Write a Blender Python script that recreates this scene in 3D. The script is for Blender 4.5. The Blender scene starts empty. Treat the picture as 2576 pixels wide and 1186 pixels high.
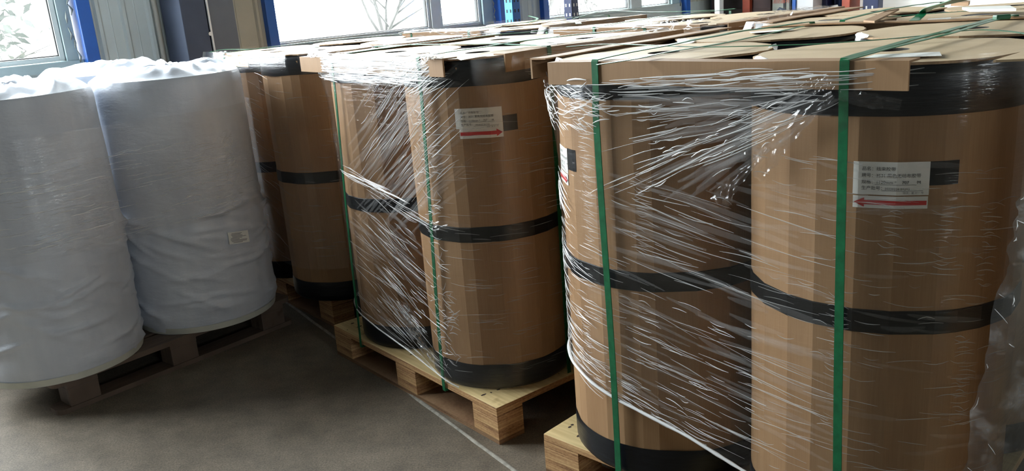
import bpy, bmesh, math, random
from mathutils import Vector, Matrix, noise

# ------------------------------------------------------------------ camera, sky, exposure
scn = bpy.context.scene
COL = scn.collection
W_PX, H_PX = 2576, 1186
F_PX, PITCH, ROLL, CAM_H = 2126.5, .2789, -.0786, 1.444
_cp, _sp, _cr, _sr = math.cos(PITCH), math.sin(PITCH), math.cos(ROLL), math.sin(ROLL)
_fwd = Vector((0, _cp, -_sp)); _up0 = Vector((0, _sp, _cp)); _r0 = Vector((1, 0, 0))
_R = _r0 * _cr + _up0 * _sr; _U = -_r0 * _sr + _up0 * _cr
cam_d = bpy.data.cameras.new('camera'); cam = bpy.data.objects.new('camera', cam_d); COL.objects.link(cam)
cam_d.sensor_width = 36; cam_d.lens = 36 * F_PX / W_PX; cam_d.clip_start = .05; cam_d.clip_end = 200
cam.matrix_world = Matrix(((_R.x, _U.x, -_fwd.x, 0), (_R.y, _U.y, -_fwd.y, 0), (_R.z, _U.z, -_fwd.z, CAM_H), (0, 0, 0, 1)))
scn.camera = cam

world = bpy.data.worlds.new('overcast_sky'); scn.world = world; world.use_nodes = True
bg = world.node_tree.nodes['Background']
bg.inputs[0].default_value = (.94, .975, 1.0, 1); bg.inputs[1].default_value = 1.0

vs = scn.view_settings
vs.view_transform = 'Standard'; vs.look = 'None'; vs.gamma = 1; vs.use_curve_mapping = False
vs.exposure = 4.9
scn.cycles.transparent_max_bounces = 40
scn.cycles.max_bounces = 10; scn.cycles.diffuse_bounces = 5; scn.cycles.glossy_bounces = 4
scn.cycles.sample_clamp_indirect = 6
scn.cycles.caustics_reflective = False; scn.cycles.caustics_refractive = False

# room frame: the window wall runs along WD, its inner face WALL_D from the origin along WN
AL = math.radians(46)
WD = Vector((math.sin(AL), math.cos(AL), 0)); WN = Vector((-math.cos(AL), math.sin(AL), 0)); WALL_D = 5.3
def wp(s, d, z):
    """s along the window wall, d outwards of its inner face, z up"""
    return WD * s + WN * (WALL_D + d) + Vector((0, 0, z))
Z_SILL, Z_HEAD, Z_ROOF = 1.205, 4.1, 5.4
S_FAR, S_NEAR, HALL = 9.2, -9.0, 16.0
# window units: (start of steel jamb, glass A, glass B, end of steel jamb), glass bottom
WINDOWS = [
    dict(j0=-1.75, a=(-1.66, -.15), b=(.0, 1.67), j1=1.86, zb=1.292),
    dict(j0=2.97, a=(3.05, 4.42), b=(4.57, 4.97), j1=5.21, zb=1.235),
    dict(j0=5.68, a=(5.75, 7.01), b=(7.24, 7.70), j1=7.97, zb=1.215),
]
def portal(name, loc, x_axis, y_axis, sx, sy):
    l = bpy.data.lights.new(name, 'AREA'); l.shape = 'RECTANGLE'; l.size = sx; l.size_y = sy
    l.cycles.is_portal = True
    o = bpy.data.objects.new(name, l); COL.objects.link(o)
    z = x_axis.cross(y_axis)
    o.matrix_world = Matrix(((x_axis.x, y_axis.x, z.x, loc.x), (x_axis.y, y_axis.y, z.y, loc.y), (x_axis.z, y_axis.z, z.z, loc.z), (0, 0, 0, 1)))
UPV = Vector((0, 0, 1))
for w in WINDOWS:
    portal('daylight_portal', wp((w['j0'] + w['j1']) / 2, .2, (Z_SILL + Z_HEAD) / 2), -WD, UPV, w['j1'] - w['j0'], Z_HEAD - Z_SILL)

FILL_WINDOWS = [(-2.2, -.2), (3.0, 5.0)]       # unseen clerestory openings added for fill light in the opposite wall, s from..to
RZ0, RZ1 = 2.9, 4.0
for s0, s1 in FILL_WINDOWS:
    portal('daylight_portal', wp((s0 + s1) / 2, -HALL - .25, (RZ0 + RZ1) / 2), WD, UPV, s1 - s0, RZ1 - RZ0)

# ------------------------------------------------------------------ materials
def nt(name):
    m = bpy.data.materials.new(name); m.use_nodes = True
    t = m.node_tree; return m, t, t.nodes['Principled BSDF']
def N(t, typ, **kw):
    n = t.nodes.new(typ)
    for k, v in kw.items():
        if k in n.inputs.keys() if isinstance(k, str) else False: n.inputs[k].default_value = v
        else: setattr(n, k, v)
    return n
def ramp(t, fac, stops):
    r = t.nodes.new('ShaderNodeValToRGB'); t.links.new(fac, r.inputs[0])
    e = r.color_ramp.elements
    while len(e) < len(stops): e.new(.5)
    for el, (p, c) in zip(e, stops): el.position = p; el.color = (*c, 1) if len(c) == 3 else c
    return r.outputs[0]
def coords(t, kind='Object', scale=(1, 1, 1), rot=(0, 0, 0)):
    tc = t.nodes.new('ShaderNodeTexCoord'); mp = t.nodes.new('ShaderNodeMapping')
    t.links.new(tc.outputs[kind], mp.inputs[0]); mp.inputs['Scale'].default_value = scale; mp.inputs['Rotation'].default_value = rot
    return mp.outputs[0]
def noise_tex(t, vec, scale=5, detail=4, rough=.55):
    n = t.nodes.new('ShaderNodeTexNoise'); t.links.new(vec, n.inputs['Vector'])
    n.inputs['Scale'].default_value = scale; n.inputs['Detail'].default_value = detail; n.inputs['Roughness'].default_value = rough
    return n.outputs[0]
def bump(t, p, h, strength=.3, dist=.002):
    b = t.nodes.new('ShaderNodeBump'); t.links.new(h, b.inputs['Height'])
    b.inputs['Strength'].default_value = strength; b.inputs['Distance'].default_value = dist
    if p is not None: t.links.new(b.outputs[0], p.inputs['Normal'])
    return b.outputs[0]
def simple(name, col, rough=.5, metal=0, var=.0, scale=8, bmp=0, spec=.5):
    m, t, p = nt(name)
    p.inputs['Roughness'].default_value = rough; p.inputs['Metallic'].default_value = metal
    p.inputs['Specular IOR Level'].default_value = spec
    if var:
        f = noise_tex(t, coords(t), scale, 5)
        lo = tuple(c * (1 - var) for c in col); hi = tuple(min(1, c * (1 + var)) for c in col)
        t.links.new(ramp(t, f, [(.3, lo), (.7, hi)]), p.inputs['Base Color'])
        if bmp: bump(t, p, f, bmp)
    else: p.inputs['Base Color'].default_value = (*col, 1)
    return m

def mat_cardboard(name, a, b, rough=.62):
    m, t, p = nt(name)
    f = noise_tex(t, coords(t, scale=(3, 3, .6)), 4, 6)
    g = noise_tex(t, coords(t, scale=(90, 90, 3)), 3, 2)
    mx = N(t, 'ShaderNodeMix', data_type='FLOAT'); mx.inputs[0].default_value = .35
    t.links.new(f, mx.inputs[2]); t.links.new(g, mx.inputs[3])
    t.links.new(ramp(t, mx.outputs[0], [(.3, a), (.7, b)]), p.inputs['Base Color'])
    p.inputs['Roughness'].default_value = rough; p.inputs['Specular IOR Level'].default_value = .25
    bump(t, p, g, .12, .001)
    return m
M = {}
M['cardboard'] = mat_cardboard('brown_cardboard', (.30, .170, .084), (.40, .245, .130))
M['kraft'] = mat_cardboard('kraft_lid', (.50, .375, .23), (.60, .465, .30), .6)
M['kraft_edge'] = simple('corrugated_edge', (.38, .25, .14), .8, var=.3, scale=60)
M['board'] = mat_cardboard('edge_board', (.27, .160, .082), (.35, .215, .115), .6)
M['core'] = simple('core_dark', (.03, .026, .022), .9)
def mat_black():
    m, t, p = nt('black_film_tape')
    f = noise_tex(t, coords(t, scale=(6, 6, 40)), 3, 4)
    t.links.new(ramp(t, f, [(.3, (.003, .004, .006)), (.75, (.008, .010, .014))]), p.inputs['Base Color'])
    p.inputs['Roughness'].default_value = .34; p.inputs['Specular IOR Level'].default_value = .35
    bump(t, p, f, .5, .002)
    return m
M['black'] = mat_black()
M['tape'] = simple('black_cloth_tape', (.004, .005, .006), .5, var=.3, scale=30, bmp=.2, spec=.2)
M['strap'] = simple('green_strap', (.003, .115, .042), .38, var=.25, scale=40)
M['paper'] = simple('white_paper', (.84, .84, .80), .6, var=.04, scale=20)
M['ink'] = simple('black_ink', (.03, .035, .035), .7)
M['red'] = simple('red_print', (.62, .03, .03), .5)
M['sticker_gray'] = simple('grey_print', (.2, .2, .22), .7)

def mat_ply_side(name, dk, md, lt):
    m, t, p = nt(name)
    f = noise_tex(t, coords(t, scale=(2.5, 2.5, 120)), 1.3, 3, .6)
    g = noise_tex(t, coords(t, scale=(30, 30, 60)), 3, 4)
    mx = N(t, 'ShaderNodeMix', data_type='FLOAT'); mx.inputs[0].default_value = .25
    t.links.new(f, mx.inputs[2]); t.links.new(g, mx.inputs[3])
    t.links.new(ramp(t, mx.outputs[0], [(.34, dk), (.47, md), (.62, lt)]), p.inputs['Base Color'])
    p.inputs['Roughness'].default_value = .8; bump(t, p, mx.outputs[0], .6, .003)
    return m
def mat_ply_top(name, lo, hi):
    m, t, p = nt(name)
    f = noise_tex(t, coords(t, scale=(3, 40, 3), rot=(0, 0, .1)), 2, 6)
    k = noise_tex(t, coords(t), 7, 3)
    c1 = ramp(t, f, [(.3, lo), (.7, hi)])
    dk = ramp(t, k, [(.27, (.45, .36, .25)), (.36, (1, 1, 1))])
    mx = N(t, 'ShaderNodeMix', data_type='RGBA', blend_type='MULTIPLY'); mx.inputs[0].default_value = 1
    t.links.new(c1, mx.inputs[6]); t.links.new(dk, mx.inputs[7]); t.links.new(mx.outputs[2], p.inputs['Base Color'])
    p.inputs['Roughness'].default_value = .6; bump(t, p, f, .25, .002)
    return m
M['ply_side'] = mat_ply_side('plywood_block', (.16, .068, .03), (.46, .25, .11), (.68, .44, .21))
M['ply_shaded'] = mat_ply_side('plywood_skid', (.10, .045, .022), (.22, .115, .055), (.32, .19, .10))  # darker brown than the blocks: shade under the deck put in the colour
M['ply_top'] = mat_ply_top('plywood_deck', (.58, .42, .19), (.78, .61, .32))
M['old_wood'] = mat_ply_top('old_pallet_wood', (.085, .058, .042), (.15, .105, .078))
M['knot'] = simple('nail_hole', (.05, .03, .02), .9)

def mat_floor():
    m, t, p = nt('stained_concrete')
    v = coords(t, 'Object')
    a = noise_tex(t, v, 1.1, 6, .6); b = noise_tex(t, v, 160, 2, .7); c = noise_tex(t, coords(t, scale=(1, 1, 1)), 9, 6, .65)
    ca = ramp(t, a, [(.3, (.135, .110, .083)), (.7, (.225, .190, .150))])
    cb = ramp(t, b, [(.3, (.55, .54, .52)), (.72, (1.3, 1.28, 1.22))])
    cc = ramp(t, c, [(.35, (.72, .72, .72)), (.65, (1.1, 1.1, 1.1))])
    m1 = N(t, 'ShaderNodeMix', data_type='RGBA', blend_type='MULTIPLY'); m1.inputs[0].default_value = 1
    t.links.new(ca, m1.inputs[6]); t.links.new(cb, m1.inputs[7])
    m2 = N(t, 'ShaderNodeMix', data_type='RGBA', blend_type='MULTIPLY'); m2.inputs[0].default_value = 1
    t.links.new(m1.outputs[2], m2.inputs[6]); t.links.new(cc, m2.inputs[7]); t.links.new(m2.outputs[2], p.inputs['Base Color'])
    p.inputs['Roughness'].default_value = .62; bump(t, p, b, .25, .002)
    return m
M['floor'] = mat_floor()
M['joint'] = simple('pale_floor_joint', (.30, .28, .24), .8, var=.35, scale=40)
M['clad'] = simple('grey_cladding', (.50, .56, .55), .45, var=.06, scale=3)
M['clad_dark'] = simple('shaded_cladding', (.42, .41, .35), .5, var=.1, scale=3)  # darker olive copy of the cladding: shadow side put into the colour
M['frame'] = simple('aluminium_frame', (.58, .62, .62), .4, var=.05)
M['frame_dark'] = simple('rubber_gasket', (.05, .05, .05), .6)
M['teal'] = simple('pale_teal_reveal', (.36, .47, .49), .5, var=.12, scale=6)
M['teal_dirt'] = simple('peeling_sealant', (.30, .33, .30), .8, var=.6, scale=30, bmp=.6)
M['blue'] = simple('blue_steel', (.008, .10, .42), .35, var=.06)
M['navy'] = simple('navy_steel', (.012, .022, .085), .4, var=.2)
M['rackblue_lit'] = simple('lit_blue_steel', (.03, .28, .58), .4, var=.1)  # lighter blue for the upright face that reflects the windows, light in the colour
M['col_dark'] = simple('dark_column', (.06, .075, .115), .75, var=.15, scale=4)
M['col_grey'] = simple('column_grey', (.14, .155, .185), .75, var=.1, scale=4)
M['white_wall'] = simple('white_painted_wall', (.80, .79, .76), .7, var=.03, scale=2)
M['hall_wall'] = simple('hall_wall', (.30, .30, .29), .7, var=.05, scale=2)
M['roof'] = simple('roof_sheet', (.34, .36, .36), .6, var=.05, scale=2)
M['white_paint'] = simple('white_paint', (.78, .78, .78), .4)
M['redsteel'] = simple('red_oxide_steel', (.42, .075, .035), .5, var=.15)
M['maroon'] = simple('maroon_panel', (.035, .010, .008), .5, var=.3)
M['cab'] = simple('grey_cabinet', (.28, .29, .25), .5, var=.1)
M['blue_cloth'] = simple('blue_sheet', (.012, .03, .09), .7, var=.3)
M['dark'] = simple('dark_board', (.02, .022, .025), .7, var=.2)
M['bark'] = simple('dark_bark', (.075, .07, .066), .9, var=.2, scale=12)
M['leaf'] = simple('grey_green_leaf', (.075, .082, .07), .8, var=.3, scale=12)
M['outdoor'] = simple('dry_grass', (.05, .055, .04), .95, var=.25, scale=1.5)

def mat_white_sheet():
    m, t, p = nt('white_woven_sheet')
    v = coords(t, 'Object')
    f = noise_tex(t, coords(t, scale=(4, 4, 1.2)), 3, 5)
    wv = noise_tex(t, coords(t, scale=(2, 2, 5)), 4, 5)
    t.links.new(ramp(t, f, [(.3, (.56, .60, .68)), (.7, (.66, .70, .77))]), p.inputs['Base Color'])
    p.inputs['Roughness'].default_value = .42; bump(t, p, wv, .5, .012)
    p.inputs['Sheen Weight'].default_value = .1
    return m
M['white_sheet'] = mat_white_sheet()
M['yellowed'] = simple('yellowed_sheet', (.60, .61, .54), .6, var=.1)

def mirror_share(t, nrm=None, f0=.05):
    """reflectance of a thin sheet, the same from both sides (Schlick)"""
    lw = t.nodes.new('ShaderNodeLayerWeight'); lw.inputs[0].default_value = .5
    if nrm is not None: t.links.new(nrm, lw.inputs['Normal'])
    p = N(t, 'ShaderNodeMath', operation='POWER'); t.links.new(lw.outputs['Facing'], p.inputs[0]); p.inputs[1].default_value = 5
    m = N(t, 'ShaderNodeMath', operation='MULTIPLY_ADD'); t.links.new(p.outputs[0], m.inputs[0]); m.inputs[1].default_value = .7; m.inputs[2].default_value = f0
    return m.outputs[0]
def film_mat(name, clear=.93, haze=.05, rough=.10, sc=(3, 70, 1), rot=.0, strength=.6, gl=1.0, tint=(1, 1, 1)):
    """stretch film: clear sheet with fine pulled ridges, a mirror share by Fresnel, a little milky haze on the ridges"""
    m = bpy.data.materials.new(name); m.use_nodes = True; t = m.node_tree; t.nodes.clear()
    out = t.nodes.new('ShaderNodeOutputMaterial')
    v1 = coords(t, 'UV', sc, (0, 0, rot)); v2 = coords(t, 'UV', (sc[0] * 2.2, sc[1] * .45, 1), (0, 0, -rot * 2 + .25))
    n1 = noise_tex(t, v1, 1.0, 5, .65); n2 = noise_tex(t, v2, 1.0, 4, .6)
    ad = N(t, 'ShaderNodeMath', operation='ADD'); t.links.new(n1, ad.inputs[0]); t.links.new(n2, ad.inputs[1])
    nrm = bump(t, None, ad.outputs[0], strength, .004)
    tr = t.nodes.new('ShaderNodeBsdfTransparent'); tr.inputs[0].default_value = (tint[0] * .985, tint[1] * .985, tint[2] * .985, 1)
    gs = t.nodes.new('ShaderNodeBsdfGlossy'); gs.inputs['Roughness'].default_value = rough; gs.inputs[0].default_value = (.95, .96, .97, 1)
    t.links.new(nrm, gs.inputs['Normal'])
    df = t.nodes.new('ShaderNodeBsdfTranslucent'); df.inputs[0].default_value = (.8, .81, .82, 1)
    d2 = t.nodes.new('ShaderNodeBsdfDiffuse'); d2.inputs[0].default_value = (.8, .81, .82, 1); t.links.new(nrm, d2.inputs['Normal'])
    md = t.nodes.new('ShaderNodeMixShader'); md.inputs[0].default_value = .6; t.links.new(df.outputs[0], md.inputs[1]); t.links.new(d2.outputs[0], md.inputs[2])
    fm = N(t, 'ShaderNodeMath', operation='MULTIPLY'); t.links.new(mirror_share(t, nrm), fm.inputs[0]); fm.inputs[1].default_value = gl
    # haze only on the crests of the ridges
    hz = ramp(t, n1, [(.52, (haze * .35,) * 3), (.66, (haze * 2.2,) * 3), (.8, (haze * 3.2,) * 3)])
    m1 = t.nodes.new('ShaderNodeMixShader'); t.links.new(hz, m1.inputs[0]); t.links.new(tr.outputs[0], m1.inputs[1]); t.links.new(md.outputs[0], m1.inputs[2])
    m2 = t.nodes.new('ShaderNodeMixShader'); t.links.new(fm.outputs[0], m2.inputs[0]); t.links.new(m1.outputs[0], m2.inputs[1]); t.links.new(gs.outputs[0], m2.inputs[2])
    t.links.new(m2.outputs[0], out.inputs[0])
    return m
M['film'] = film_mat('stretch_film', haze=.007)
M['film_thick'] = film_mat('layered_stretch_film', haze=.05, sc=(4, 90, 1), strength=.8)
M['film_white'] = film_mat('bunched_stretch_film', haze=.05, sc=(7, 20, 1), strength=.5)
def mat_crease():
    m = bpy.data.materials.new('film_fold'); m.use_nodes = True; t = m.node_tree; p = t.nodes['Principled BSDF']
    p.inputs['Base Color'].default_value = (.82, .83, .84, 1); p.inputs['Roughness'].default_value = .16; p.inputs['Specular IOR Level'].default_value = .8
    p.inputs['Alpha'].default_value = .42
    return m
M['crease'] = mat_crease()
def crease_like(name, alpha, rough=.14):
    m = bpy.data.materials.new(name); m.use_nodes = True; p = m.node_tree.nodes['Principled BSDF']
    p.inputs['Base Color'].default_value = (.86, .87, .88, 1); p.inputs['Roughness'].default_value = rough; p.inputs['Specular IOR Level'].default_value = .8; p.inputs['Alpha'].default_value = alpha
    return m
M['crease_bright'] = crease_like('bright_film_fold', .85)  # near-opaque white: glints painted into lit folds; also torn rims and rolled edge
M['crease_soft'] = crease_like('broad_film_fold', .065, .2)
M['film_tail'] = film_mat('loose_film_tail', haze=.14, sc=(10, 24, 1), strength=.45)
M['film_veil'] = film_mat('doubled_stretch_film', haze=.02, sc=(3, 60, 1), strength=.7)
M['film_curtain'] = film_mat('crumpled_film_curtain', haze=.16, sc=(5, 9, 1), strength=.9, tint=(.86, .9, .86))
def mat_glass():
    m = bpy.data.materials.new('dusty_window_glass'); m.use_nodes = True; t = m.node_tree; t.nodes.clear()
    out = t.nodes.new('ShaderNodeOutputMaterial')
    tr = t.nodes.new('ShaderNodeBsdfTransparent'); tr.inputs[0].default_value = (.95, .97, .97, 1)
    gs = t.nodes.new('ShaderNodeBsdfGlossy'); gs.inputs['Roughness'].default_value = .02
    tl = t.nodes.new('ShaderNodeBsdfTranslucent'); tl.inputs[0].default_value = (.9, .93, .93, 1)
    f = noise_tex(t, coords(t), 2.5, 6, .7)
    a = t.nodes.new('ShaderNodeMixShader'); t.links.new(ramp(t, f, [(.3, (.006,) * 3), (.7, (.02,) * 3)]), a.inputs[0]); t.links.new(tr.outputs[0], a.inputs[1]); t.links.new(tl.outputs[0], a.inputs[2])
    b = t.nodes.new('ShaderNodeMixShader'); t.links.new(mirror_share(t, None, .04), b.inputs[0]); t.links.new(a.outputs[0], b.inputs[1]); t.links.new(gs.outputs[0], b.inputs[2])
    t.links.new(b.outputs[0], out.inputs[0]); return m
M['glass'] = mat_glass()
def mat_frosted():
    m = bpy.data.materials.new('backlit_wall_sheet'); m.use_nodes = True; t = m.node_tree; t.nodes.clear()
    out = t.nodes.new('ShaderNodeOutputMaterial'); tl = t.nodes.new('ShaderNodeBsdfTranslucent'); df = t.nodes.new('ShaderNodeBsdfDiffuse'); mx = t.nodes.new('ShaderNodeMixShader'); mx.inputs[0].default_value = .88
    tl.inputs[0].default_value = (.9, .89, .86, 1); df.inputs[0].default_value = (.8, .8, .78, 1)
    t.links.new(tl.outputs[0], mx.inputs[1]); t.links.new(df.outputs[0], mx.inputs[2]); t.links.new(mx.outputs[0], out.inputs[0]); return m
M['frosted'] = mat_frosted()

# ------------------------------------------------------------------ mesh helpers
class MB:
    def __init__(s): s.v = []; s.f = []; s.uv = None; s.m = []
    def add(s, vs, fs, mi=0):
        o = len(s.v); s.v += [tuple(v) for v in vs]; s.f += [tuple(i + o for i in f) for f in fs]; s.m += [mi] * len(fs); return s
    def box(s, lo, hi, T=None, mi=0):
        x0, y0, z0 = lo; x1, y1, z1 = hi
        P = [Vector(p) for p in ((x0, y0, z0), (x1, y0, z0), (x1, y1, z0), (x0, y1, z0), (x0, y0, z1), (x1, y0, z1), (x1, y1, z1), (x0, y1, z1))]
        if T: P = [T(p) for p in P]
        return s.add(P, [(0, 3, 2, 1), (4, 5, 6, 7), (0, 1, 5, 4), (1, 2, 6, 5), (2, 3, 7, 6), (3, 0, 4, 7)], mi)
    def rings(s, rings, closed=True, cap0=False, cap1=False, mi=0):
        n = len(rings[0]); vs = [p for r in rings for p in r]; fs = []
        for i in range(len(rings) - 1):
            for j in range(n if closed else n - 1):
                k = (j + 1) % n
                fs.append((i * n + j, i * n + k, (i + 1) * n + k, (i + 1) * n + j))
        if cap0: fs.append(tuple(range(n - 1, -1, -1)))
        if cap1: b = (len(rings) - 1) * n; fs.append(tuple(b + j for j in range(n)))
        return s.add(vs, fs, mi)
    def tube(s, pts, rad, n=6, mi=0):
        pts = [Vector(p) for p in pts]; R = []
        rad = rad if isinstance(rad, (list, tuple)) else [rad] * len(pts)
        for i, p in enumerate(pts):
            d = (pts[min(i + 1, len(pts) - 1)] - pts[max(i - 1, 0)]).normalized()
            a = d.cross(Vector((0, 0, 1)) if abs(d.z) < .9 else Vector((1, 0, 0))).normalized(); b = d.cross(a)
            R.append([p + (a * math.cos(6.2832 * j / n) + b * math.sin(6.2832 * j / n)) * rad[i] for j in range(n)])
        return s.rings(R, True, True, True, mi)
    def mesh(s, name, mats, smooth=False, uvs=None):
        me = bpy.data.meshes.new(name); me.from_pydata(s.v, [], s.f)
        for mt in (mats if isinstance(mats, (list, tuple)) else [mats]): me.materials.append(M[mt])
        if any(s.m): me.polygons.foreach_set('material_index', s.m)
        if smooth: me.polygons.foreach_set('use_smooth', [True] * len(me.polygons))
        if uvs:
            l = me.uv_layers.new(name='uv')
            for li, vi in enumerate([v for f in s.f for v in f]): l.data[li].uv = uvs[vi]
        me.update(); return me
    def obj(s, name, mats, parent=None, smooth=False, uvs=None, bevel=0):
        o = link(name, s.mesh(name, mats, smooth, uvs), parent)
        if bevel:
            b = o.modifiers.new('bevel', 'BEVEL'); b.width = bevel; b.segments = 2; b.limit_method = 'ANGLE'
        return o
def link(name, data, parent=None):
    o = bpy.data.objects.new(name, data); COL.objects.link(o)
    if parent is not None: o.parent = parent
    return o
def tag(o, label=None, cat=None, group=None, kind=None):
    if label: o['label'] = label
    if cat: o['category'] = cat
    if group: o['group'] = group
    if kind: o['kind'] = kind
    return o
def empty(name, loc=(0, 0, 0), rz=0):
    o = link(name, None); o.empty_display_size = .1; o.location = loc; o.rotation_euler = (0, 0, rz); return o
def copy_tree(o, parent=None):
    c = o.copy(); COL.objects.link(c); c.parent = parent
    for ch in list(o.children): copy_tree(ch, c)
    return c
def nz(x, y=0, z=0): return noise.noise(Vector((x, y, z)))
def px(x, y, z):
    """where the sight line through photo pixel (x, y) meets height z (used to lay out loose things on the lids)"""
    d = _fwd + _R * ((x - W_PX / 2) / F_PX) - _U * ((y - H_PX / 2) / F_PX)
    return Vector((0, 0, CAM_H)) + d * ((z - CAM_H) / d.z)

# ------------------------------------------------------------------ setting: floor, walls, windows, roof
def rect_pts(s0, s1, d0, d1, z): return [wp(s0, d0, z), wp(s1, d0, z), wp(s1, d1, z), wp(s0, d1, z)]
fl = MB().add(rect_pts(S_NEAR, S_FAR, -HALL, .1, 0), [(0, 1, 2, 3)]).obj('floor', 'floor'); tag(fl, kind='structure')
jl = MB()
a = Vector((-1.62, 4.80, 0)); b = Vector((.62, 1.31, 0)); dj = (b - a).normalized(); sj = Vector((-dj.y, dj.x, 0)); rows = []
for i in range(60):
    t = i / 59; c = a.lerp(b, t); w_ = .008 + .005 * nz(t * 30); o_ = .006 * nz(t * 14, 3)
    rows.append([c + sj * (o_ - w_), c + sj * (o_ - w_ * .3) + UPV * .004, c + sj * (o_ + w_ * .4) + UPV * .004, c + sj * (o_ + w_)])
jl.rings(rows, False); tag(jl.obj('trim_1', 'joint', smooth=True), 'pale worn joint line running across the concrete floor', kind='structure')

def wbox(mb, s0, s1, d0, d1, z0, z1, mi=0): return mb.box((s0, d0, z0), (s1, d1, z1), lambda p: wp(p.x, p.y, p.z), mi)
wl = MB(); wbox(wl, S_NEAR, S_FAR, .0, .16, 0, Z_SILL); wbox(wl, S_NEAR, S_FAR, .0, .16, Z_HEAD, Z_ROOF)
wall_left = tag(wl.obj('wall_left', 'clad'), 'grey sheet-clad warehouse wall with windows', kind='structure')
def cladding(s0, s1, mat, rib=.11, seed=0):
    """ribbed sheet between two windows"""
    rnd = random.Random(seed); prof = [(s0, 0)]; s = s0 + .03
    while s < s1 - .06:
        prof += [(s, 0), (s + .012, .014), (s + .03, .014), (s + .042, 0)]
        if rnd.random() < .8: prof += [(s + .042 + rib * .45, 0), (s + .046 + rib * .45, .003), (s + .050 + rib * .45, 0)]
        s += rib + rnd.uniform(-.02, .03) + .042
    prof.append((s1, 0))
    prof = [q for i, q in enumerate(prof) if q[0] <= s1 + 1e-6]
    mb = MB(); mb.rings([[wp(q[0], -q[1], z) for q in prof] for z in (Z_SILL, Z_HEAD)], False)
    wbox(mb, s0, s1, .005, .15, Z_SILL, Z_HEAD)
    return mb.obj('cladding_panel', mat, wall_left)
edges = sorted([(w['j0'], w['j1']) for w in WINDOWS])
gaps = [(S_NEAR, edges[0][0])] + [(edges[i][1], edges[i + 1][0]) for i in range(len(edges) - 1)] + [(edges[-1][1], S_FAR)]
for i, (g0, g1) in enumerate(gaps):
    if g0 < 2.0 < g1:
        cladding(g0, 2.30, 'clad', .10, 3); cladding(2.30, g1, 'clad_dark', .26, 4)
    else: cladding(g0, g1, 'clad_dark' if g0 > 7 else 'clad', .12, i)
def window(n, w):
    s0, s1 = w['j0'] + .07, w['j1'] - .075
    root = tag(empty('window_%d' % n, wp((s0 + s1) / 2, 0, Z_SILL)), 'dusty window with pale aluminium frame between blue steel jambs', kind='structure')
    inv = root.matrix_basis.inverted() if False else Matrix.Translation(-root.location)
    def part(name, mb, mat, parent=root, **k):
        mb.v = [tuple(Vector(v) - root.location) for v in mb.v]; return mb.obj(name, mat, parent, **k)
    part('jamb', wbox(MB(), w['j0'], w['j0'] + .07, -.05, .12, Z_SILL - .25, Z_HEAD + .1), 'blue', bevel=.004)
    part('jamb', wbox(MB(), w['j1'] - .075, w['j1'], -.06, .12, Z_SILL - .25, Z_HEAD + .1), 'blue', bevel=.004)
    (a0, a1), (b0, b1) = w['a'], w['b']; zb = w['zb']
    part('sill', wbox(MB(), s0, s1, .0, .12, Z_SILL - .03, zb - .03), 'teal', bevel=.003)
    # reveal strip with peeling sealant between the last pane and the jamb
    part('reveal', wbox(MB(), b1 + .03, s1 - .02, .01, .12, zb - .03, Z_HEAD), 'teal')
    mb = MB(); rnd = random.Random(n)
    for k in range(26):
        z = zb - .03 + k * .065 + rnd.uniform(-.02, .02); x = s1 - .03 + rnd.uniform(-.02, .012)
        mb.tube([wp(x, -.005, z), wp(x + rnd.uniform(-.012, .012), -.012, z + .03), wp(x + rnd.uniform(-.012, .012), -.004, z + .07)], [.003, .007, .002], 5)
    part('sealant', mb, 'teal_dirt', smooth=True)
    for (g0, g1) in ((a0, a1), (b0, b1)):
        fr = MB(); e = .028
        wbox(fr, g0 - e, g0, .035, .09, zb - e, Z_HEAD); wbox(fr, g1, g1 + e, .035, .09, zb - e, Z_HEAD)
        wbox(fr, g0, g1, .035, .09, zb - e, zb); wbox(fr, g0, g1, .035, .09, Z_HEAD - .05, Z_HEAD)
        sash = part('sash', fr, 'frame', bevel=.003)
        gk = MB(); q = .006
        wbox(gk, g0, g0 + q, .045, .075, zb, Z_HEAD - .05); wbox(gk, g1 - q, g1, .045, .075, zb, Z_HEAD - .05); wbox(gk, g0, g1, .045, .075, zb, zb + q)
        part('gasket', gk, 'frame_dark', sash)
        part('pane', wbox(MB(), g0, g1, .058, .063, zb, Z_HEAD - .05), 'glass', sash)
    if b0 - a1 > .07: part('mullion', wbox(MB(), a1 + .028, b0 - .028, .02, .11, zb - .03, Z_HEAD), 'frame', bevel=.004)
    if w['j0'] + .07 < a0 - .03: part('stile', wbox(MB(), s0, a0 - .028, .03, .11, zb - .03, Z_HEAD), 'teal')
for i, w in enumerate(WINDOWS): window(i + 1, w)

# other walls and the roof with its translucent strips
mb = MB(); FD0, FD1, FZ0, FZ1 = 1.0 - WALL_D, 5.42 - WALL_D, .5, 3.4
wbox(mb, S_FAR, S_FAR + .2, -HALL, FD0, 0, Z_ROOF); wbox(mb, S_FAR, S_FAR + .2, FD0, .16, 0, FZ0); wbox(mb, S_FAR, S_FAR + .2, FD0, .16, FZ1, Z_ROOF); wbox(mb, S_FAR, S_FAR + .2, FD1, .16, FZ0, FZ1)
wf = tag(mb.obj('wall_far', 'white_wall'), 'white end wall of the hall with a frosted daylight panel', kind='structure')
wbox(MB(), S_FAR + .02, S_FAR + .03, FD0, FD1, FZ0, FZ1).obj('bright_wall_panel', 'frosted', wf)  # backlit sheet added so the white wall reads brightly lit
mb = MB(); wbox(mb, S_NEAR - .2, S_NEAR, -HALL, .16, 0, Z_ROOF); tag(mb.obj('wall_near', 'hall_wall'), kind='structure')
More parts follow.
